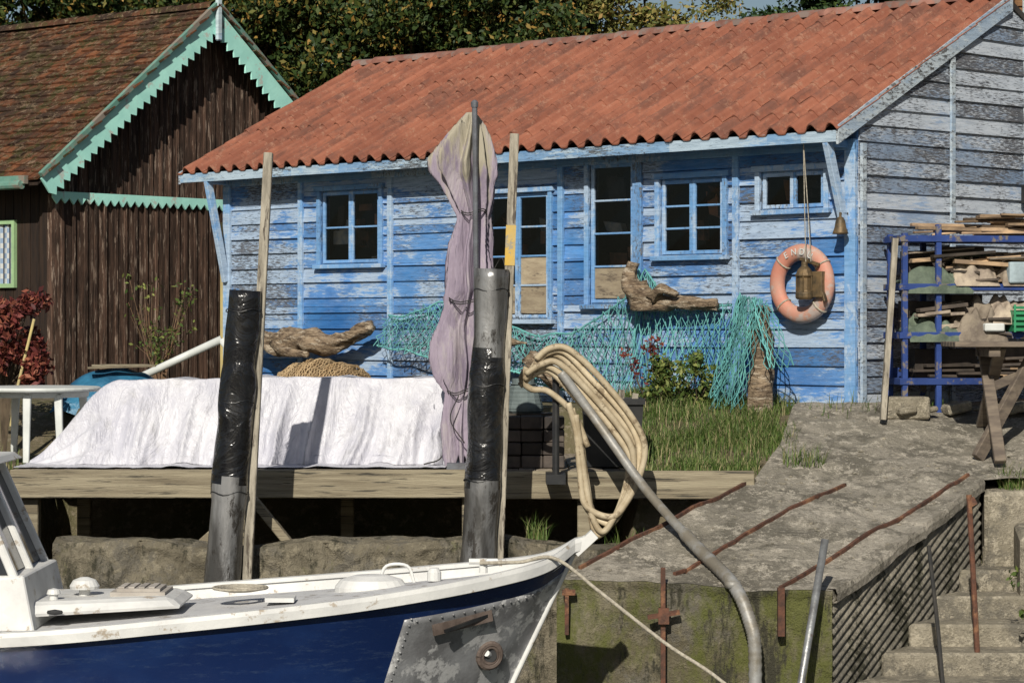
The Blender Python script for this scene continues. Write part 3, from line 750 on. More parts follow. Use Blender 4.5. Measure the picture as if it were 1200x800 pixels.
# ------------------------------------------------------------ brown building at the right, far
E=empty('brown_timber_building'); b=B()
z=-.1
while z<6:
    b.hexa([(5.33,26.96,z),(14,26.96,z),(5.33,27.1,z),(14,27.1,z),(5.33,26.985,z+.15),(14,26.985,z+.15),(5.33,27.1,z+.15),(14,27.1,z+.15)])
    b.hexa([(5.29,26.96,z),(5.33,26.96,z),(5.29,33,z),(5.33,33,z),(5.315,26.96,z+.15),(5.33,26.96,z+.15),(5.315,33,z+.15),(5.33,33,z+.15)])
    z+=.15
b.obj('timber_cladding',M('orange_brown_cladding',(.24,.12,.05),(.14,.07,.03),scale=3,st=(1,1,7),isl=.25),E)
b=B(); b.hexa([(5.0,26.6,6),(14.3,26.6,6),(5,30,7.8),(14.3,30,7.8),(5,26.6,6.1),(14.3,26.6,6.1),(5,30,7.9),(14.3,30,7.9)]); b.hexa([(5.0,30.01,7.8),(14.3,30.01,7.8),(5,33.5,6),(14.3,33.5,6),(5,30.01,7.9),(14.3,30.01,7.9),(5,33.5,6.1),(14.3,33.5,6.1)]); b.obj('roof',roof_red,E)

# ------------------------------------------------------------ deck platform
E=empty('timber_deck'); b=B(); x=-4.2
while x<.95:
    b.bx(x,x+.135,21.5,24.2,-.505+R(-.003,.003),-.472+R(-.004,.004)); x+=.142
b.obj('deck_boards',deckwood,E)
b=B()
b.bx(-4.2,-.15,21.4,21.49,-.70,-.465); b.bx(-.14,2.03,21.41,21.49,-.71,-.475)
b.bx(-4.2,2.0,22.6,22.7,-.70,-.51)
for x in (-4.05,-2.3,-.35,.62,): b.bx(x-.07,x+.07,21.50,21.64,-3,-.51); 
for x in (-3.9,-1.5,.7): b.bx(x-.06,x+.06,23.3,23.42,-3,-.51)
b.obj('bearers_and_legs',greywoodx,E,bevel=.008)
b=B(); b.beam((-2.12,20.95,-.68),(-1.46,20.95,-1.48),.07,.13,up=(0,1,0)); b.beam((-2.42,21.0,-.93),(-3.0,21.0,-1.45),.07,.13,up=(0,1,0)); b.obj('diagonal_braces',greywoodx,E,bevel=.006)
def piling(top,bot,wt,wb,sil_top):
    E=empty('mooring_pile'); b=B(); top=Vector(top);bot=Vector(bot); n=60; pts=[];rad=[]
    for i in range(n+1):
        f=i/n; p=bot.lerp(top,f); p.x+=.014*nz(f*6,top.x)
        pts.append(p); rad.append(.150-.020*f+.012*nz(f*9,top.x*3)+(.008 if -.62<p.z<.4 else 0))
    b.tube(pts,rad,n=32,wob=.11)
    zs=[p.z for p in pts]
    for fi in range(n*32):
        z=zs[fi//32]; k=fi%32
        edge=-.55+.05*math.sin(k*.39)
        if z<edge: b.mi[fi]=1
        elif sil_top and z>.40+.25*(k/32 if k<16 else 1-k/32): b.mi[fi]=1
    b.obj('wrapped_pile',[wrap,silver],E,smooth=True)
    b=B()
    for fz in (.42,.60,.78,.96):
        p=bot.lerp(top,fz); r=.160-.020*fz
        b.tube([(p.x+r*math.cos(a*math.pi/12),p.y+r*math.sin(a*math.pi/12),p.z+.012*math.sin(a)) for a in range(25)],.005,n=5,caps=False)
    b.obj('straps',blackpl,E)
    b=B(); wt=Vector(wt); wb=Vector(wb); b.beam(wb,wt,.076,.085,up=(0,1,0),taper=.95); b.obj('wooden_post',greywood,E,bevel=.006)
    return E
piling((-2.125,20.4,1.02),(-2.44,20.4,-3.0),(-1.945,20.45,2.12),(-2.135,20.48,-1.6),False)
E=piling((-.155,20.4,1.19),(-.36,20.4,-3.0),(.02,20.44,2.27),(-.138,20.48,-2.0),True)
def bp(z): 
    f=(z+2.0)/4.27; return Vector((-.138,20.48,-2.0)).lerp(Vector((.02,20.44,2.27)),f)
b=B(); b.beam(bp(1.22),bp(1.54),.080,.090,up=(0,1,0)); b.obj('yellow_tape_band',yellow,E)

# ------------------------------------------------------------ tarp covered table
E=empty('tarpaulin_cover'); b=B()
def tarpf(u,v):
    X=-4.2+3.64*u
    hf=sst(.0,.25,u-.05*nz(v*5))
    if v<.3: y=23.5-1.2*(v/.3); z=1; f=0
    elif v<.85: f=(v-.3)/.55; y=22.3-.24*f; z=1-f
    else: f=1; y=22.06-.42*(v-.85)/.15; z=0
    k1=1-abs(nz(X*3.0+.5*f,v*.8,2))*2; k2=1-abs(nz(X*7.5+f,v*1.0,1))*2
    fold=(max(0,k1)**2*.13+max(0,k2)**2*.045)*(f**.8)*(1.0 if v<.85 else .5)
    y-=fold*hf
    top=.74+.012*math.sin(X*2.3)+.03*(u>.5)*(u-.5)-.035*abs(math.sin(X*4.2))*(1 if v<.3 else 0)
    zz=-.462+(top*z)*hf+.012*abs(nz(X*5,v*9))+.010*fbm(X*3,v*6,4)
    if v>=.8: zz+=.05*max(0,nz(X*4,8))*hf
    if u>.97: X-=.05*nz(v*7,3)
    X+=.06*nz(v*3,X*2)*f
    return (X,y,max(zz,-.462+.004+.012*abs(nz(X*8,y*8))))
b.grid(tarpf,260,130)
def tend(u,v):
    a=Vector(tarpf(1,.3+.55*v)); c=Vector((a.x,23.5,a.z)); p=a.lerp(c,u); p.x+=.03*nz(u*6,v*3); return tuple(p)
b.grid(tend,20,20)
b.obj('tarpaulin',tarp_m,E,smooth=True)
b=B(); b.bx(-3.1,-.75,22.45,23.4,.15,.2)
for x in (-3.0,-.85):
    for y in (22.5,23.3): b.bx(x-.03,x+.03,y,y+.06,-.47,.15)
b.obj('table_underneath',greywoodx,E)
curves('lashing_cord',[cr([(-.56,21.9,-.15),(-.6,21.85,-.38),(-.75,21.8,-.44)],6)],.006,darkrope,E,1)

# ------------------------------------------------------------ parasol
E=empty('closed_parasol'); b=B()
zp=[2.55,2.46,2.345,2.23,2.13,2.04,1.95,1.82,1.69,1.55,1.40,1.22,1.04,.90,.75,.60,.46,.30,.17,.02,-.12,-.26,-.39]
rp=[.025,.075,.12,.16,.19,.185,.15,.12,.09,.105,.125,.14,.15,.125,.13,.155,.155,.13,.085,.10,.105,.10,.085]
xp=[-.345,-.35,-.36,-.375,-.39,-.38,-.365,-.345,-.33,-.34,-.36,-.36,-.345,-.38,-.43,-.45,-.45,-.45,-.445,-.45,-.455,-.45,-.44]
def par(u,v):
    z=2.55-2.94*v; r=np.interp(-z,[-q for q in zp],rp)*1.05; xc=np.interp(-z,[-q for q in zp],xp)
    a=2*math.pi*u; w=a+.35*nz(math.cos(a),math.sin(a),z*1.2); s=abs(math.sin(4.5*w+.9*math.sin(z*1.1)))
    amp=1+.45*nz(math.cos(a)*2,math.sin(a)*2,z*.8+4)
    pl=.60+.62*amp*(1-s)**1.1+.30*nz(math.cos(a)*1.6,math.sin(a)*1.6,z*1.1)+.12*nz(math.cos(a)*4,math.sin(a)*4,z*3)
    return (xc+r*pl*1.25*math.cos(a),21.78+r*pl*math.sin(a)*.9,z+.06*nz(math.cos(a)*2,math.sin(a)*2,z)*(1 if v>.04 else 0)-(.12*(1-s) if v>.96 else 0))
b.grid(par,220,120); b.obj('folded_canopy',parasol_m,E,smooth=True,solid=.003)
b=B(); b.tube([(-.29,21.58,-.47),(-.315,21.60,2.60)],.023,n=10); b.bx(-.55,-.12,21.52,21.98,-.468,-.42); b.tube([(-.29,21.58,-.42),(-.29,21.58,-.1)],.034); b.lathe((-.315,21.60,2.58),[(.03,0),(.032,.04),(.015,.06)],n=10)
b.obj('pole_and_base',M('grey_pole',(.15,.16,.18),(.10,.10,.11),metal=.3,rough=.5,isl=0),E)
L=[]
for z in (1.69,.94,.17):
    r=np.interp(-z,[-q for q in zp],rp)*1.25; xc=np.interp(-z,[-q for q in zp],xp)
    for d in (0,.018): L.append([(xc+r*math.cos(t*math.pi/8),21.76+r*1.25*math.sin(t*math.pi/8),z+d+.02*math.sin(t)) for t in range(17)])
L.append(cr([(-.2,21.6,.98),(-.16,21.58,.75),(-.18,21.58,.5)],5)); L.append(cr([(-.45,21.6,.15),(-.52,21.58,-.05),(-.4,21.6,-.25)],5))
L.append(cr([(-.25,21.6,1.0),(-.1,21.58,1.3),(-.05,21.0,1.2)],6))
curves('tie_cords',L,.005,darkrope,E,1)

# ------------------------------------------------------------ hoses
E=empty('hose_coil'); b=B(); ctr=[(.14,.36),(.24,.45),(.38,.45),(.62,.24),(.88,-.06),(1.01,-.30),(.98,-.56),(.87,-.80),(.74,-.92),(.64,-.80),(.58,-.52),(.55,-.22),(.50,.02)]
for k in range(6):
    o=(k-2.5)*.05; pts=[]
    for i,(x,z) in enumerate(ctr):
        ox=o*.55; oz=o*.8
        if i>=9: ox=-o*.3
        pts.append((x+ox+R(-.014,.014),20.95-.035*(k%3)-.02*math.sin(i),z+oz*(1 if i<7 else .9)+R(-.014,.014)))
    if k in (3,): pts=pts[:8]
    pp=cr(pts,8); b.tube(pp,.027,n=10)
b.tube(cr([(.12,20.9,.40),(.08,20.93,.30),(.16,20.95,.22),(.3,20.95,.2),(.5,20.95,.02),(.62,20.93,-.25)],8),.026,n=10)
b.obj('hoses',hose_m,E,smooth=True)
b=B(); b.tube([(.36,21.02,.30),(.36,21.02,.52)],.035,n=12); b.lathe((.36,21.02,.50),[(.05,0),(.055,.02),(.04,.05),(.0,.06)],n=12)
b.obj('standpipe_head',plast_white,E,smooth=False)
b=B(); b.tube([(.36,21.02,-.50),(.36,21.02,.30)],.03,n=12); b.bx(.28,.44,20.98,21.40,-.56,-.48)
b.obj('standpipe',blackpl,E)
E=empty('suction_pipe'); b=B()
pp=cr([(.40,20.88,.36),(.70,20.85,-.05),(1.08,20.55,-.58),(1.44,19.9,-.98),(1.66,19.3,-1.20),(1.77,19.1,-1.45),(1.81,19.05,-1.75),(1.79,19.05,-2.7)],22)
rad=[]
for i in range(len(pp)): rad.append(.038 if i<60 else .048+.006*(i%2))
b.tube(pp,rad,n=12); b.lathe((1.66,19.27,-1.23),[(.06,0),(.062,.05)],n=12)
b.obj('pipe',pipe_m,E,smooth=True)
E=empty('black_plastic_bin'); b=B()
def tub(b,c,w,d,h,t=.02,tp=.85,m=0):
    x,y,z=c
    for (s0,s1) in (((-1,-1),(1,-1)),((1,-1),(1,1)),((1,1),(-1,1)),((-1,1),(-1,-1))):
        lo=[(x+s[0]*w/2*tp,y+s[1]*d/2*tp,z) for s in (s0,s1)]; hi=[(x+s[0]*w/2,y+s[1]*d/2,z+h) for s in (s0,s1)]
        li=[(x+s[0]*(w/2*tp-t),y+s[1]*(d/2*tp-t),z) for s in (s0,s1)]; hi2=[(x+s[0]*(w/2-t),y+s[1]*(d/2-t),z+h) for s in (s0,s1)]
        b.hexa([lo[0],lo[1],li[0],li[1],hi[0],hi[1],hi2[0],hi2[1]],m)
    b.bx(x-w/2*tp+t,x+w/2*tp-t,y-d/2*tp+t,y+d/2*tp-t,z+.004,z+.02,m)
tub(b,(.86,21.95,-.46),.52,.45,.58)
b.bx(.59,1.13,21.705,21.72,.07,.12); b.obj('tub',blackpl,E)
b=B()
for i in range(4): b.beam((.75+.08*i,21.95,-.3),(.7+.12*i,21.8+.05*i,.25-.03*i),.05,.03)
b.obj('offcuts_in_tub',greywood,E)
E=empty('dark_crate'); b=B()
for r in range(4):
    for c in range(3): b.bx(-.10+c*.185+R(-.01,.01),.075+c*.185,21.72+R(-.01,.02),22.1,-.468+r*.11,-.365+r*.11+R(-.004,.004))
b.obj('stacked_blocks',M('dark_block',(.075,.06,.05),(.035,.03,.027),isl=.5),E,bevel=.008)
E=empty('grey_crab_pot'); b=B()
b.lathe((.1,22.3,-.02),[(.15,0),(.17,.02),(.17,.06),(.13,.22),(.10,.26),(.10,.3)],n=14); 
for k in range(7): b.lathe((.1,22.3,.02+k*.035),[(.175-.008*k,0),(.175-.008*k,.008)],n=14)
b.obj('pot',M('pot_grey',(.13,.16,.16),(.08,.10,.10)),E)
b=B(); b.bx(-.1,.4,22.15,22.5,-.468,-.02); b.obj('box_stand',M('dark_box_wood',(.06,.05,.04)),E)

# ------------------------------------------------------------ white table left
E=empty('white_garden_table'); b=B()
b.lathe((-4.27,23.0,.15),[(.50,0),(.56,.0),(.575,.015),(.575,.03),(.56,.042),(.0,.045)],n=40)
b.lathe((-4.27,23.0,.10),[(.46,0),(.47,.05)],n=30)
for a in (35,125,215,305,270,):
    t=math.radians(a); b.beam((-4.27+.45*math.cos(t),23+.45*math.sin(t),.13),(-4.27+.5*math.cos(t),23+.5*math.sin(t),-.47),.07,.055,taper=.75)
b.obj('table',plast_white,E,bevel=.006)
E=empty('red_shrub'); cs=[(-4.78+R(-.28,.3),24.2+R(-.3,.3),.60+R(-.4,.42)) for _ in range(32)]
leaves('leaves',cs,[(.13,.13,.12)]*32,3000,.036,leafR,E,1)
b=B()
for c in cs: b.tube([(-4.8,24.2,-.5),(-4.79+R(-.05,.05),24.2,.1),c],[.02,.012,.004],n=5)
b.obj('stems',bark,E)
E=empty('bare_shrub'); b=B(); cs=[]
for i in range(46):
    a=R(0,6.3); p=(-3.72+.45*math.cos(a)*R(.3,1),27+.3*math.sin(a),R(.5,1.25)); b.tube(cr([(-3.7,27,-.05),(-3.72+.1*math.cos(a),27,.35),p],4),[.009,.007,.005,.005,.004,.004,.003,.003,.003],n=4); cs.append(p); cs.append(Vector(p)*.5+Vector((-1.86,13.5,.1)))
b.obj('twigs',M('twig',(.16,.09,.05),(.1,.07,.04)),E); leaves('leaves',cs,[(.08,.08,.1)]*len(cs),420,.026,leafG,E,4)
E=empty('blue_tarp_pile'); b=B()
b.grid(lambda u,v:(-4.45+1.15*u,24.6+.9*v,-.1+.42*math.sin(math.pi*u)**.5*math.sin(math.pi*v)**.5+.05*nz(u*6,v*6)),40,30); b.obj('tarp',bluetarp,E,smooth=True)
b=B()
for i in range(4): b.beam((-4.1+.02*i,24.75+.12*i,.33+.02*(i%2)),(-3.45-.04*i,24.8+.12*i,.35),.09,.02)
b.obj('loose_boards',greywoodx,E)
E=empty('white_drain_pipe'); b=B(); b.tube([(-3.85,26,.18),(-2.95,26,.60)],.04,n=12); b.tube([(-2.95,26,.60),(-2.88,26,.5),(-2.88,26,0)],.042,n=12); b.beam((-3.85,26,-.05),(-3.85,26,.15),.05,.05); b.obj('pipe',plast_white,E,smooth=True)
E=empty('yellow_handle_broom'); b=B(); b.tube([(-4.48,24.0,.8),(-4.62,23.9,.15)],.014,n=8); b.tube([(-4.62,23.9,.15),(-4.66,23.88,-.2)],[.02,.03],n=8); b.obj('handle',yelw,E)

E=empty('green_bush'); cs=[(1.62+R(-.34,.36),24.2+R(-.25,.25),R(-.05,.44)) for _ in range(36)]
leaves('leaves',cs,[(.09,.09,.09)]*36,2200,.028,leafG,E,2)
b=B()
for c in cs: b.tube([(1.6+R(-.2,.2),24.25,-.2),c],[.008,.004],n=4)
b.obj('stems',bark,E)
E=empty('red_twig_plant'); cs=[(1.3+R(-.25,.2),24.2+R(-.1,.1),R(.2,.60)) for _ in range(16)]
leaves('leaves',cs,[(.06,.06,.07)]*16,200,.026,leafR,E,5)
b=B()
for c in cs: b.tube([(1.35,24.2,-.2),c],[.007,.003],n=4)
b.obj('stems',bark,E)
def blades(name,pos,hmin,hmax,seed=0,w=.0040):
    rng=random.Random(seed); V=[];F=[]
    for (x,y,z) in pos:
        a=rng.uniform(0,6.283); h=rng.uniform(hmin,hmax)*(1+.6*nz(x*3,y*3)); dx,dy=math.cos(a),math.sin(a); l=h*rng.uniform(.1,1.1); ww=w*rng.uniform(.6,1.3)
        o=len(V); px,py=-dy*ww,dx*ww
        V+=[(x-px,y-py,z-.02),(x+px,y+py,z-.02),(x+px*.7+dx*l*.35,y+py*.7+dy*l*.35,z+h*.6),(x-px*.7+dx*l*.35,y-py*.7+dy*l*.35,z+h*.6),(x+dx*l,y+dy*l,z+h)]
        F+=[(o,o+1,o+2,o+3),(o+3,o+2,o+4)]
    b=B(); b.add(V,F); return b.obj(name,grassm)
pos=[]
while len(pos)<12500:
    x=R(.95,2.95); y=R(21.45,25.7)
    fy=23.6+(3.19-x)-.1
    lx=np.interp(y,[21.45,22.4,24.2],[2.0,2.35,2.75])
    if y>fy or x>lx-.02+.28*nz(y*2.3,x*3)+.08*nz(y*9): continue
    if nz(x*2,y*2,8)<0 and R(0,1)<.7: continue
    pos.append((x,y,max(gh(x,y),-.52)))
blades('grass',pos,.04,.16,1)
pos=[]
for (cx_,cy_,r,n) in ((2.5,21.9,.14,130),(4.28,21.65,.13,260),(4.45,21.6,.1,120),(3.0,23.3,.25,90),(3.7,23.7,.3,160),(-4.3,22.3,.5,300),(.2,20.85,.07,70),(1.0,20.9,.2,100)):
    for i in range(n):
        a=R(0,6.3);q=r*math.sqrt(R(0,1)); x=cx_+q*math.cos(a)*1.3;y=cy_+q*math.sin(a)
        z={2.5:rl(21.9),4.28:-.63,4.45:-.63,.2:-1.0,1.0:-1.1}.get(cx_,gh(x,y)); pos.append((x,y,z))
blades('grass_tufts',pos,.05,.22,2)
E=empty('creeper_plant'); cs=[(4.0+R(-.12,.3),19.9+R(-.1,.1),-1.5+R(-.3,.3)) for _ in range(20)]
leaves('leaves',cs,[(.07,.07,.09)]*20,800,.028,leafG,E,9)
b=B(); rn=random.Random(21)
for k in range(260):
    u=rn.random(); v=rn.random(); p=rampf(u,v); s=rn.uniform(.006,.022)
    b.lathe((p[0],p[1],p[2]),[(s*.6,-s*.3),(s*rn.uniform(.8,1.2),0),(s*.5,s*.5)],n=6,sx=rn.uniform(.7,1.4))
b.obj('gravel',step_m)

# ------------------------------------------------------------ shelf with junk
E=empty('blue_storage_shelf'); b=B(); ox,oy=3.55,23.25
def sp(x,y,z): return (ox+x*.985-y*.17,oy+x*.17+y*.985,z)
def sbx(b,x0,x1,y0,y1,z0,z1,m=0):
    b.hexa([sp(x,y,z) for z in (z0,z1) for y in (y0,y1) for x in (x0,x1)],m)
for x in (0,.32,1.75):
    sbx(b,x,x+.05,0,.05,-.1,1.58 if x!=.32 else 1.66); sbx(b,x,x+.05,.42,.47,-.1,1.58)
for z in (1.50,1.06,.62,.2):
    sbx(b,-.03,1.85,-.01,.48,z,z+.06)
sbx(b,.0,1.8,.455,.475,.25,.35)
b.obj('shelf_frame',bluepaint,E,bevel=.004)
b=B(); rn=random.Random(5)
def plk(x,l,y,z,w,h,tilt,m):
    p=Vector(sp(x,y,z)); q=Vector(sp(x+l,y+rn.uniform(-.1,.1),z+tilt)); b.beam(p,q,w,h,m)
for k in range(26):
    l=rn.uniform(.3,1.0); x=rn.uniform(.1,1.8-l); zz=1.575+.022*(k//3)+rn.uniform(0,.01); plk(x,l,rn.uniform(.05,.4),zz,rn.uniform(.04,.10),rn.uniform(.015,.035),rn.uniform(-.02,.04),0)
for k in range(60):
    l=rn.uniform(.2,.7); x=rn.uniform(.05 if k>40 else .35,1.8-l); zz=1.14+.017*(k//4)+rn.uniform(0,.02); plk(x,l,rn.uniform(.03,.44),zz,rn.uniform(.04,.14),rn.uniform(.012,.04),rn.uniform(-.05,.06),rn.choice([0,0,1,2,3,3]))
for k in range(54):
    l=rn.uniform(.15,.5); x=rn.uniform(.1,1.8-l); zz=.70+.017*(k//4)+rn.uniform(0,.02); plk(x,l,rn.uniform(.03,.44),zz,rn.uniform(.05,.14),rn.uniform(.012,.04),rn.uniform(-.06,.07),rn.choice([0,1,2,3,3]))
for k in range(22):
    l=rn.uniform(.3,.9); x=rn.uniform(.05,1.8-l); plk(x,l,rn.uniform(.05,.4),.28+.022*(k//3),.08,.025,rn.uniform(-.01,.03),rn.choice([0,3,3]))
for (x,z,w,h) in ((.12,1.125,.3,.30),(.45,1.125,.42,.34),(.95,1.125,.35,.26),(1.35,1.125,.4,.36),(.1,.685,.4,.28),(.55,.685,.3,.34),(.9,.685,.5,.2),(.2,.265,.6,.26),(.9,.265,.5,.3)):
    sbx(b,x,x+w,.25,.44,z,z+h,3)
b.obj('stacked_planks',[tim,canvas_b,canvas_g,darkjunk],E,bevel=.004)
b=B()
for (x,z,w,h,m,sd) in ((.04,1.13,.62,.13,1,1),(.50,.69,.50,.24,0,2),(.06,.69,.50,.12,1,3),(.95,1.2,.5,.16,0,4),(.5,1.2,.42,.16,0,6),(.85,.85,.4,.12,0,7)):
    b.grid(lambda u,v:sp(x+w*u+.05*nz(v*4,sd),-.03+.44*v,z+h*(math.sin(math.pi*u)**.45)*(math.sin(math.pi*v)**.5)*(1+1.0*nz(u*6,v*5,sd))-(.10*(1-v)**6)),40,28,m)
b.obj('folded_canvas',[canvas_b,canvas_g],E,smooth=True)
b=B()
for k in range(5): sbx(b,1.02,1.40,-.10,-.07,.69+.050*k,.715+.050*k)
for x in (1.02,1.14,1.26,1.38): sbx(b,x,x+.02,-.106,-.101,.68,.93)
sbx(b,1.03,1.39,-.07,.22,.685,.88); b.obj('green_crate',greenpl,E)
b=B(); sbx(b,1.0,1.5,-.06,.2,1.125,1.32,1); sbx(b,.76,.95,-.07,.1,.685,.76); b.obj('white_tub',[plast_white,M('pale_blue_box',(.30,.37,.40))],E,bevel=.012)
E=empty('leaning_timber_post'); b=B(); b.beam((3.31,22.85,-.1),(3.44,22.98,1.52),.05,.07); b.obj('post',greywood,E)
E=empty('concrete_rubble'); b=B(); rn=random.Random(11)
for k in range(16):
    x=rn.uniform(3.2,4.8);y=rn.uniform(22.9,23.4);s=rn.uniform(.05,.16)
    b.beam((x,y,-.03),(x+s*1.5,y+.05,-.01+rn.uniform(0,.06)),s,s*.6)
b.bx(3.35,3.75,22.95,23.2,-.1,.10); b.obj('rubble',step_m,E,bevel=.015)
E=empty('picnic_table'); b=B()
for i in range(5): b.bx(3.80,5.6,21.95+i*.15,22.09+i*.15,.555,.60)
for x in (4.15,5.3):
    b.beam((x,21.75,-.42),(x,22.55,.55),.05,.10,up=(1,0,0)); b.beam((x+.055,22.9,-.15),(x+.055,22.05,.55),.05,.10,up=(1,0,0))
b.beam((4.17,22.3,.2),(4.9,22.3,.52),.05,.08); b.bx(4.1,4.2,22.0,22.65,.47,.553)
b.beam((4.0,22.0,-.40),(4.55,22.3,.5),.06,.11)
b.obj('table',M('picnic_wood',(.18,.145,.11),(.10,.08,.065),scale=4,st=(1,5,5),isl=.2),E,bevel=.005)

# ------------------------------------------------------------ small irons & rods
E=empty('leaning_metal_tube'); b=B(); b.tube([(1.90,18.6,-2.7),(2.10,18.75,-1.98),(2.33,19.05,-.85)],[.03,.03,.03],n=10); b.obj('tube',steel,E,smooth=True)
E=empty('rusty_iron_post'); b=B(); b.bx(1.12,1.155,19.27,19.305,-2.9,-1.08); b.beam((1.02,19.25,-1.45),(1.26,19.25,-1.41),.035,.035); b.bx(1.1,1.18,19.23,19.265,-1.50,-1.38); b.obj('post',rust,E)
E=empty('rusty_iron_post'); b=B(); b.tube([(3.66,19.9,-2.6),(3.57,20.0,-.58)],.022,n=8); b.beam((3.57,20.0,-.65),(3.62,20,-.62),.04,.06); b.obj('post',rust,E)
E=empty('rod_shadow_bar'); b=B(); b.tube([(3.22,19.35,-1.55),(3.15,19.35,-.92)],.016,n=8); b.tube([(3.22,19.35,-1.55),(3.27,19.3,-2.2)],.016,n=8); b.obj('bar',darkrope,E)  # dark solid bar standing in for the rusty rod's cast shadow
E=empty('rusty_bracket'); b=B(); b.bx(.40,.43,19.40,19.44,-1.60,-1.25); b.bx(.38,.48,19.395,19.435,-1.30,-1.26); b.obj('bracket',rust,E)

# ------------------------------------------------------------ boat
E=empty('blue_fishing_boat')
ST=[(.48,18.0,18.0,-.76),(.25,17.74,18.26,-.90),(-.1,17.46,18.5,-.975),(-.57,17.17,18.75,-1.04),(-1.2,16.92,18.95,-1.11),(-2.2,16.72,19.1,-1.20),(-3.3,16.6,19.15,-1.28),(-5,16.6,19.2,-1.33),(-7.5,16.9,18.9,-1.3),(-8.3,17.2,18.6,-1.28)]
mf=[0,.55,.70,.80,.88,.93,.95,.96,.95,.95]; bf=[0,.25,.42,.58,.7,.8,.82,.82,.8,.8]
mx=[-.47,-.40,-.32,-.24,-.15,-.06,0,0,0,0]; bxo=[-.80,-.70,-.58,-.45,-.3,-.12,0,0,0,0]
def arr(fn): 
    pts=[Vector((fn(i),0,0)) for i in range(len(ST))]; return [p.x for p in cr(pts,12)]
XS=arr(lambda i:ST[i][0]); HB=[max(0,h) for h in arr(lambda i:(ST[i][2]-ST[i][1])/2)]; ZG=arr(lambda i:ST[i][3]); YC=arr(lambda i:(ST[i][2]+ST[i][1])/2)
MF=arr(lambda i:mf[i]); BF=arr(lambda i:bf[i]); MX=arr(lambda i:mx[i]); BX=arr(lambda i:bxo[i]); NS=len(XS)
def hull(i,v,side,off=0):
    hb=HB[i]+off
    P0=(XS[i],hb,ZG[i]); P1=(XS[i]+MX[i],hb*MF[i] if i else off,-1.75); P2=(XS[i]+BX[i],hb*BF[i] if i else off,-2.6)
    if v<.5: t=v*2; a,c=P0,P1
    else: t=v*2-1; a,c=P1,P2
    x,h,z=[a[k]*(1-t)+c[k]*t for k in range(3)]
    if v<.5: h+=-.03*math.sin(math.pi*t)*min(1,i/20)
    return (x,YC[i]+side*h,z)
b=B(); nv=24
for side in (-1,1):
    vs=[hull(i,j/nv,side) for i in range(NS) for j in range(nv+1)]
    fs=[(i*(nv+1)+j,(i+1)*(nv+1)+j,(i+1)*(nv+1)+j+1,i*(nv+1)+j+1) for i in range(NS-1) for j in range(nv)]
    b.add(vs,fs)
b.obj('hull',hull_m,E,smooth=True)
b=B()
for side in (-1,1):
    prof_=[(-.07,.0),(-.07,.03),(.02,.03),(.028,-.0),(.024,-.06),(.002,-.065)]
    vs=[]
    for i in range(NS):
        for (o,z) in prof_:
            vs.append((XS[i]+(.03 if i<2 else 0),YC[i]+side*max(0,(HB[i]+o)),ZG[i]+z))
    n=len(prof_); b.add(vs,[(i*n+k,(i+1)*n+k,(i+1)*n+k+1,i*n+k+1) for i in range(NS-1) for k in range(n-1)])
    vs=[]
    for i in range(NS): vs+=[(XS[i],YC[i]+side*max(0,HB[i]-.05),ZG[i]+.0),(XS[i]-.02,YC[i]+side*max(0,HB[i]-.06),ZG[i]-.10)]
    b.add(vs,[(2*i,2*i+2,2*i+3,2*i+1) for i in range(NS-1)])
b.beam((.44,18,-.85),(.58,18,-.72),.10,.07)
b.obj('gunwale',boatwhite,E,smooth=False)
b=B()
vs=[]
for i in range(NS):
    for k in range(9):
        s=-1+k/4; vs.append((XS[i]-.02,YC[i]+s*max(0,HB[i]-.055),ZG[i]-.08+.05*(1-s*s)))
b.add(vs,[(i*9+k,(i+1)*9+k,(i+1)*9+k+1,i*9+k+1) for i in range(NS-1) for k in range(8)])
b.obj('deck',boatdeck,E,smooth=True)
b=B()
i0,i1=0,38
def plate(i,v):
    f=(i-i0)/(i1-i0); v0=.11+.02*f; vv=v0+(.66-v0)*v
    return hull(i,vv,-1,.007)
vs=[plate(i,j/16) for i in range(i0,i1+1) for j in range(17)]
b.add(vs,[(i*17+j,(i+1)*17+j,(i+1)*17+j+1,i*17+j+1) for i in range(i1-i0) for j in range(16)])
b.obj('bow_plate',platem,E,smooth=True,solid=.006)
b=B()
for i in range(2,i1,2):
    p=plate(i,.03); b.lathe((p[0],p[1]-.004,p[2]),[(.0,-.007),(.006,-.005),(.008,0),(.006,.005),(0,.007)],n=8)
for j in range(16): p=plate(i1-1,j/16); b.lathe((p[0],p[1]-.004,p[2]),[(.0,-.007),(.006,-.005),(.008,0),(.006,.005),(0,.007)],n=8)
b.obj('rivets',platem,E,smooth=True)
def ringat(b,c,r,t,m,nrm):
    nrm=Vector(nrm).normalized(); a=nrm.cross(Vector((0,0,1))).normalized(); d=a.cross(nrm)
    b.tube([Vector(c)+a*r*math.cos(k*math.pi/10)+d*r*math.sin(k*math.pi/10) for k in range(21)],t,m,n=8,caps=False)
b=B(); nr=(.45,-.85,-.15)
c=Vector(plate(18,.46)); c+=Vector((0.02,-.012,0)); ringat(b,c,.082,.024,0,nr); ringat(b,c+Vector((.004,-.008,0)),.058,.012,0,nr); b.tube([c+Vector((0,.05,0)),c+Vector((.0,-.004,0))],.05,1,n=16)
b.tube([c+Vector((-.02,-.035,.02)),c+Vector((.0,.02,0))],.022,2,n=10)
p=Vector(plate(22,.07)); q=Vector(plate(33,.10)); b.beam(p+Vector((0,-.012,-.03)),q+Vector((0,-.012,-.03)),.02,.075); b.beam(p+Vector((-.03,-.03,-.03)),q+Vector((.08,-.03,-.035)),.022,.022,1)
b.obj('hawse_pipe_and_fairlead',[M('stained_iron',(.13,.10,.085),(.08,.06,.05),scale=10,isl=0),blackpl,boatwhite],E,smooth=False)
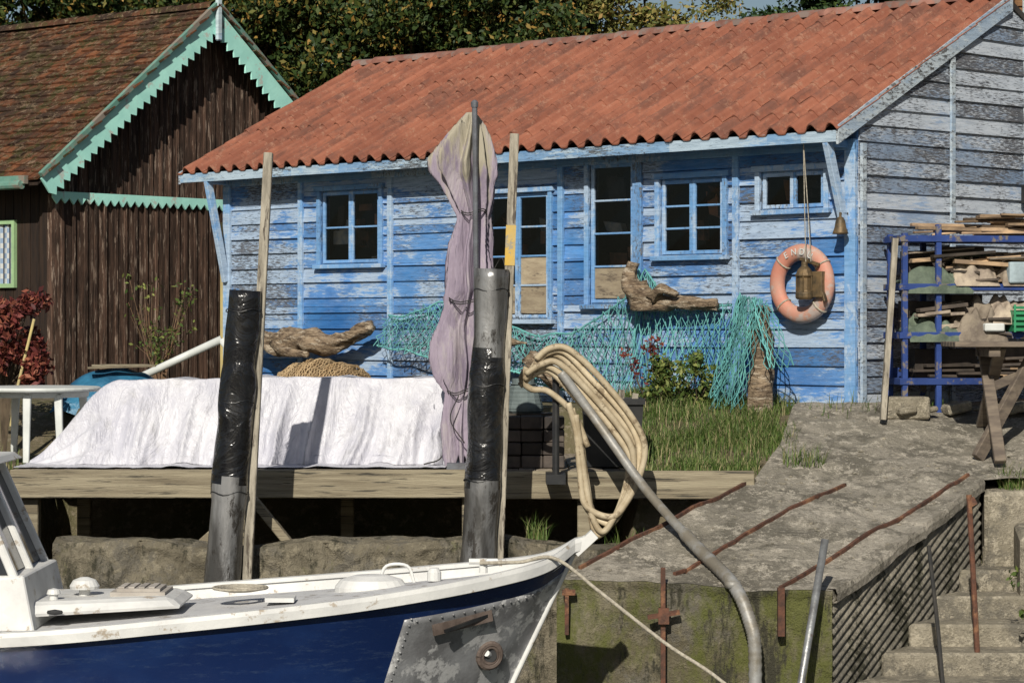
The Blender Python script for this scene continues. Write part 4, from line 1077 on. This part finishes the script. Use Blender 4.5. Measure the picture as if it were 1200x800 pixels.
b=B(); b.tube([hull(0,v/12,1) for v in range(13)],.020,n=8); b.obj('stem_bar',boatwhite,E,smooth=True)
b=B()
b.hexa([(-6.5,17.1,-1.32),(-3.22,17.25,-1.32),(-6.5,18.75,-1.32),(-3.22,18.6,-1.32),(-6.5,17.2,-.95),(-3.30,17.3,-.95),(-6.5,18.65,-.95),(-3.30,18.55,-.95)])
b.hexa([(-6.5,17.2,-.95),(-3.40,17.35,-.95),(-6.5,18.65,-.95),(-3.40,18.5,-.95),(-6.5,17.3,-.22),(-3.72,17.42,-.22),(-6.5,18.6,-.22),(-3.72,18.45,-.22)],1)
b.hexa([(-6.6,17.15,-.22),(-3.55,17.25,-.22),(-6.6,18.75,-.22),(-3.55,18.6,-.22),(-6.6,17.2,-.17),(-3.6,17.3,-.17),(-6.6,18.7,-.17),(-3.6,18.55,-.17)])
for (y,yy) in ((17.34,17.41),(17.9,17.93),(18.49,18.45)):
    b.beam((-3.37,y,-.97),(-3.70,yy,-.22),.045,.06)
b.beam((-3.9,17.31,-.95),(-4.0,17.38,-.22),.05,.05); b.beam((-4.9,17.27,-.95),(-4.95,17.36,-.22),.05,.05)
b.obj('wheelhouse',[boatwhite,tinted],E,bevel=.01)
b=B()
b.hexa([(-3.6,17.3,-1.25),(-2.25,17.5,-1.19),(-3.6,18.5,-1.25),(-2.25,18.3,-1.19),(-3.6,17.4,-1.15),(-2.35,17.58,-1.12),(-3.6,18.4,-1.15),(-2.35,18.22,-1.12)])
b.obj('foredeck_trunk',boatwhite,E,bevel=.03)
b=B()
b.bx(-2.78,-2.40,17.7,18.12,-1.13,-1.10); b.bx(-2.74,-2.44,17.74,18.08,-1.10,-1.08)
for i in range(4): b.bx(-2.73+.07*i,-2.69+.07*i,17.76,18.06,-1.079,-1.07)
b.obj('deck_hatch',M('hatch_wood',(.40,.37,.33),(.3,.27,.24)),E)
b=B()
b.lathe((-2.98,17.85,-1.14),[(.04,0),(.04,.05),(.10,.05),(.105,.07),(.08,.11),(.03,.13),(0,.132)],n=18)
b.lathe((-3.15,17.6,-1.15),[(.03,0),(.03,.04),(.05,.05),(.04,.08),(0,.09)],n=14)
b.lathe((-1.0,18.2,-1.15),[(.26,0),(.26,.04),(.22,.09),(.12,.12),(0,.125)],n=24,sy=.8)
b.lathe((-.55,18.1,-1.06),[(.05,0),(.05,.06),(.03,.09),(0,.09)],n=12)
b.tube(cr([(-.95,18.35,-1.1),(-.9,18.35,-.98),(-.75,18.35,-.98),(-.7,18.35,-1.1)],5),.012,n=8)
b.tube([(-.2,17.85,-.98),(-.2,17.85,-.88)],.03,n=10); b.tube([(-.3,17.85,-.90),(-.1,17.85,-.90)],.02,n=10)
b.bx(-1.7,-1.5,17.6,17.8,-1.16,-1.13)
b.obj('deck_fittings',boatwhite,E,smooth=False)
b=B()
for x in (-3.4,-3.1): 
    b.lathe((x,17.36,-1.20),[(0,-.02),(.05,-.012),(.055,0),(.05,.012),(0,.02)],n=12,sy=.25)
b.obj('portholes',blackpl,E)
cl_=[]
for k in range(5):
    cl_.append([(-1.9+(.10+.022*k)*math.cos(a*.4),17.9+(.10+.022*k)*math.sin(a*.4),-1.105+.004*k) for a in range(17)])
curves('coiled_line',cl_,.010,rope,E,1)
E=empty('mooring_line'); 
curves('rope',[cr([(-.22,17.82,-.91),(.05,17.68,-.89),(.30,17.72,-.87),(.62,17.6,-1.10),(1.05,17.4,-1.42),(1.5,17.2,-1.72),(2.4,16.9,-2.55)],10)],.013,rope,E,3)

# ------------------------------------------------------------ trees
def tree(name,x,y,zc,rx,ry,rz,n,mat,seed,size=.055,ncl=90):
    rng=random.Random(seed); E=empty(name,(0,0,0)); cs=[];rd=[]
    z0=gh(x,y)
    for k in range(ncl):
        while True:
            d=Vector((rng.uniform(-1,1),rng.uniform(-1,1),rng.uniform(-1,1)))
            if .25<d.length<1: break
        s=.85+.3*rng.random(); cs.append((x+d.x*rx*s,y+d.y*ry*s,zc+d.z*rz*s)); r=rng.uniform(.28,.66)*(rx/2.8)**.3; rd.append((r*1.3,r,r*.75))
    leaves('foliage',cs,rd,n,size,mat,E,seed)
    b=B(); tp=(x+.3,y+.6,zc)
    b.tube(cr([(x,y+.6,z0-.3),(x+.1,y+.65,(z0+zc)/2),tp],6),[.24-.014*i for i in range(13)],n=10)
    for k in range(0,ncl,4):
        f=rng.uniform(.4,1); base=Vector((x,y+.6,z0)).lerp(Vector(tp),f); c=Vector(cs[k]); mid=base.lerp(c,.5)+Vector((0,0,.25))
        b.tube(cr([base,mid,c],4),[.040-.004*i for i in range(9)],n=5)
    b.obj('trunk_and_limbs',bark,E,smooth=True); return E
tree('oak_tree',-11.0,42,4.9,3.2,2.2,3.2,44000,leafA,11)
tree('oak_tree',-7.4,41.0,5.5,3.0,2.0,2.9,56000,leafA,12,ncl=110)
tree('oak_tree',-4.6,41.5,5.7,2.8,2.0,2.9,56000,leafA,13,ncl=110)
tree('oak_tree',-1.9,41,5.7,2.6,2.0,2.9,52000,leafA,14,ncl=110)
tree('oak_tree',.6,43,5.6,1.9,1.8,2.6,36000,leafA,15,ncl=100)
tree('oak_tree',-6.0,45,5.8,3.2,1.6,3.0,26000,leafC,25,.08)
tree('oak_tree',-1.5,45.5,5.8,3.2,1.6,3.0,26000,leafC,26,.08)
tree('poplar_tree',2.0,42.5,5.4,.8,.8,2.0,15000,leafB,16,.05,50)
tree('poplar_tree',4.0,50,4.6,1.5,1.0,2.4,11000,leafB,17,.05,50)
tree('evergreen_tree',5.6,42,5.4,1.7,1.6,2.6,36000,leafC,18)
tree('evergreen_tree',9.4,43,4.9,3.0,2.2,2.8,20000,leafC,19)
tree('oak_tree',15,45,4.5,3.5,2.2,3.0,14000,leafA,20,.08)
tree('oak_tree',-16.5,44,4.5,3.5,2.2,3.0,14000,leafA,21,.08)
cs=[];rd=[]
for k in range(300):
    x=R(-45,45); top=7.2+1.2*nz(x*.15)-(3.2 if 3<x<8 else 0); cs.append((x,60+R(-3,3),R(.8,top))); r=R(1.0,1.9); rd.append((r*1.3,r,r*.8))
leaves('distant_tree_line',cs,rd,46000,.20,leafC,None,31)

# ------------------------------------------------------------ world, sun, camera
el=math.radians(34); az=math.radians(191)
w=bpy.data.worlds.new('World'); scene.world=w; w.use_nodes=True; nt=w.node_tree
sky=nt.nodes.new('ShaderNodeTexSky'); sky.sky_type='NISHITA'; sky.sun_disc=False; sky.sun_elevation=el; sky.sun_rotation=az
bg=nt.nodes['Background']; bg.inputs['Strength'].default_value=.05; nt.links.new(sky.outputs[0],bg.inputs['Color'])
sd=bpy.data.lights.new('sun','SUN'); sd.energy=5.0; sd.angle=math.radians(.5); sd.color=(1,.94,.83)
so=bpy.data.objects.new('sun',sd); link(so)
dirv=Vector((math.sin(az)*math.cos(el),math.cos(az)*math.cos(el),math.sin(el)))
so.rotation_euler=dirv.to_track_quat('Z','Y').to_euler(); so.location=dirv*50
cd=bpy.data.cameras.new('camera'); cd.lens=90; cd.sensor_width=36; cd.clip_end=2000; cd.clip_start=.1; cd.shift_y=-20/1200
co=bpy.data.objects.new('camera',cd); link(co); co.location=(0,0,.75); co.rotation_euler=(math.pi/2,0,0); scene.camera=co
scene.view_settings.view_transform='Standard'; scene.view_settings.look='None'; scene.view_settings.exposure=0
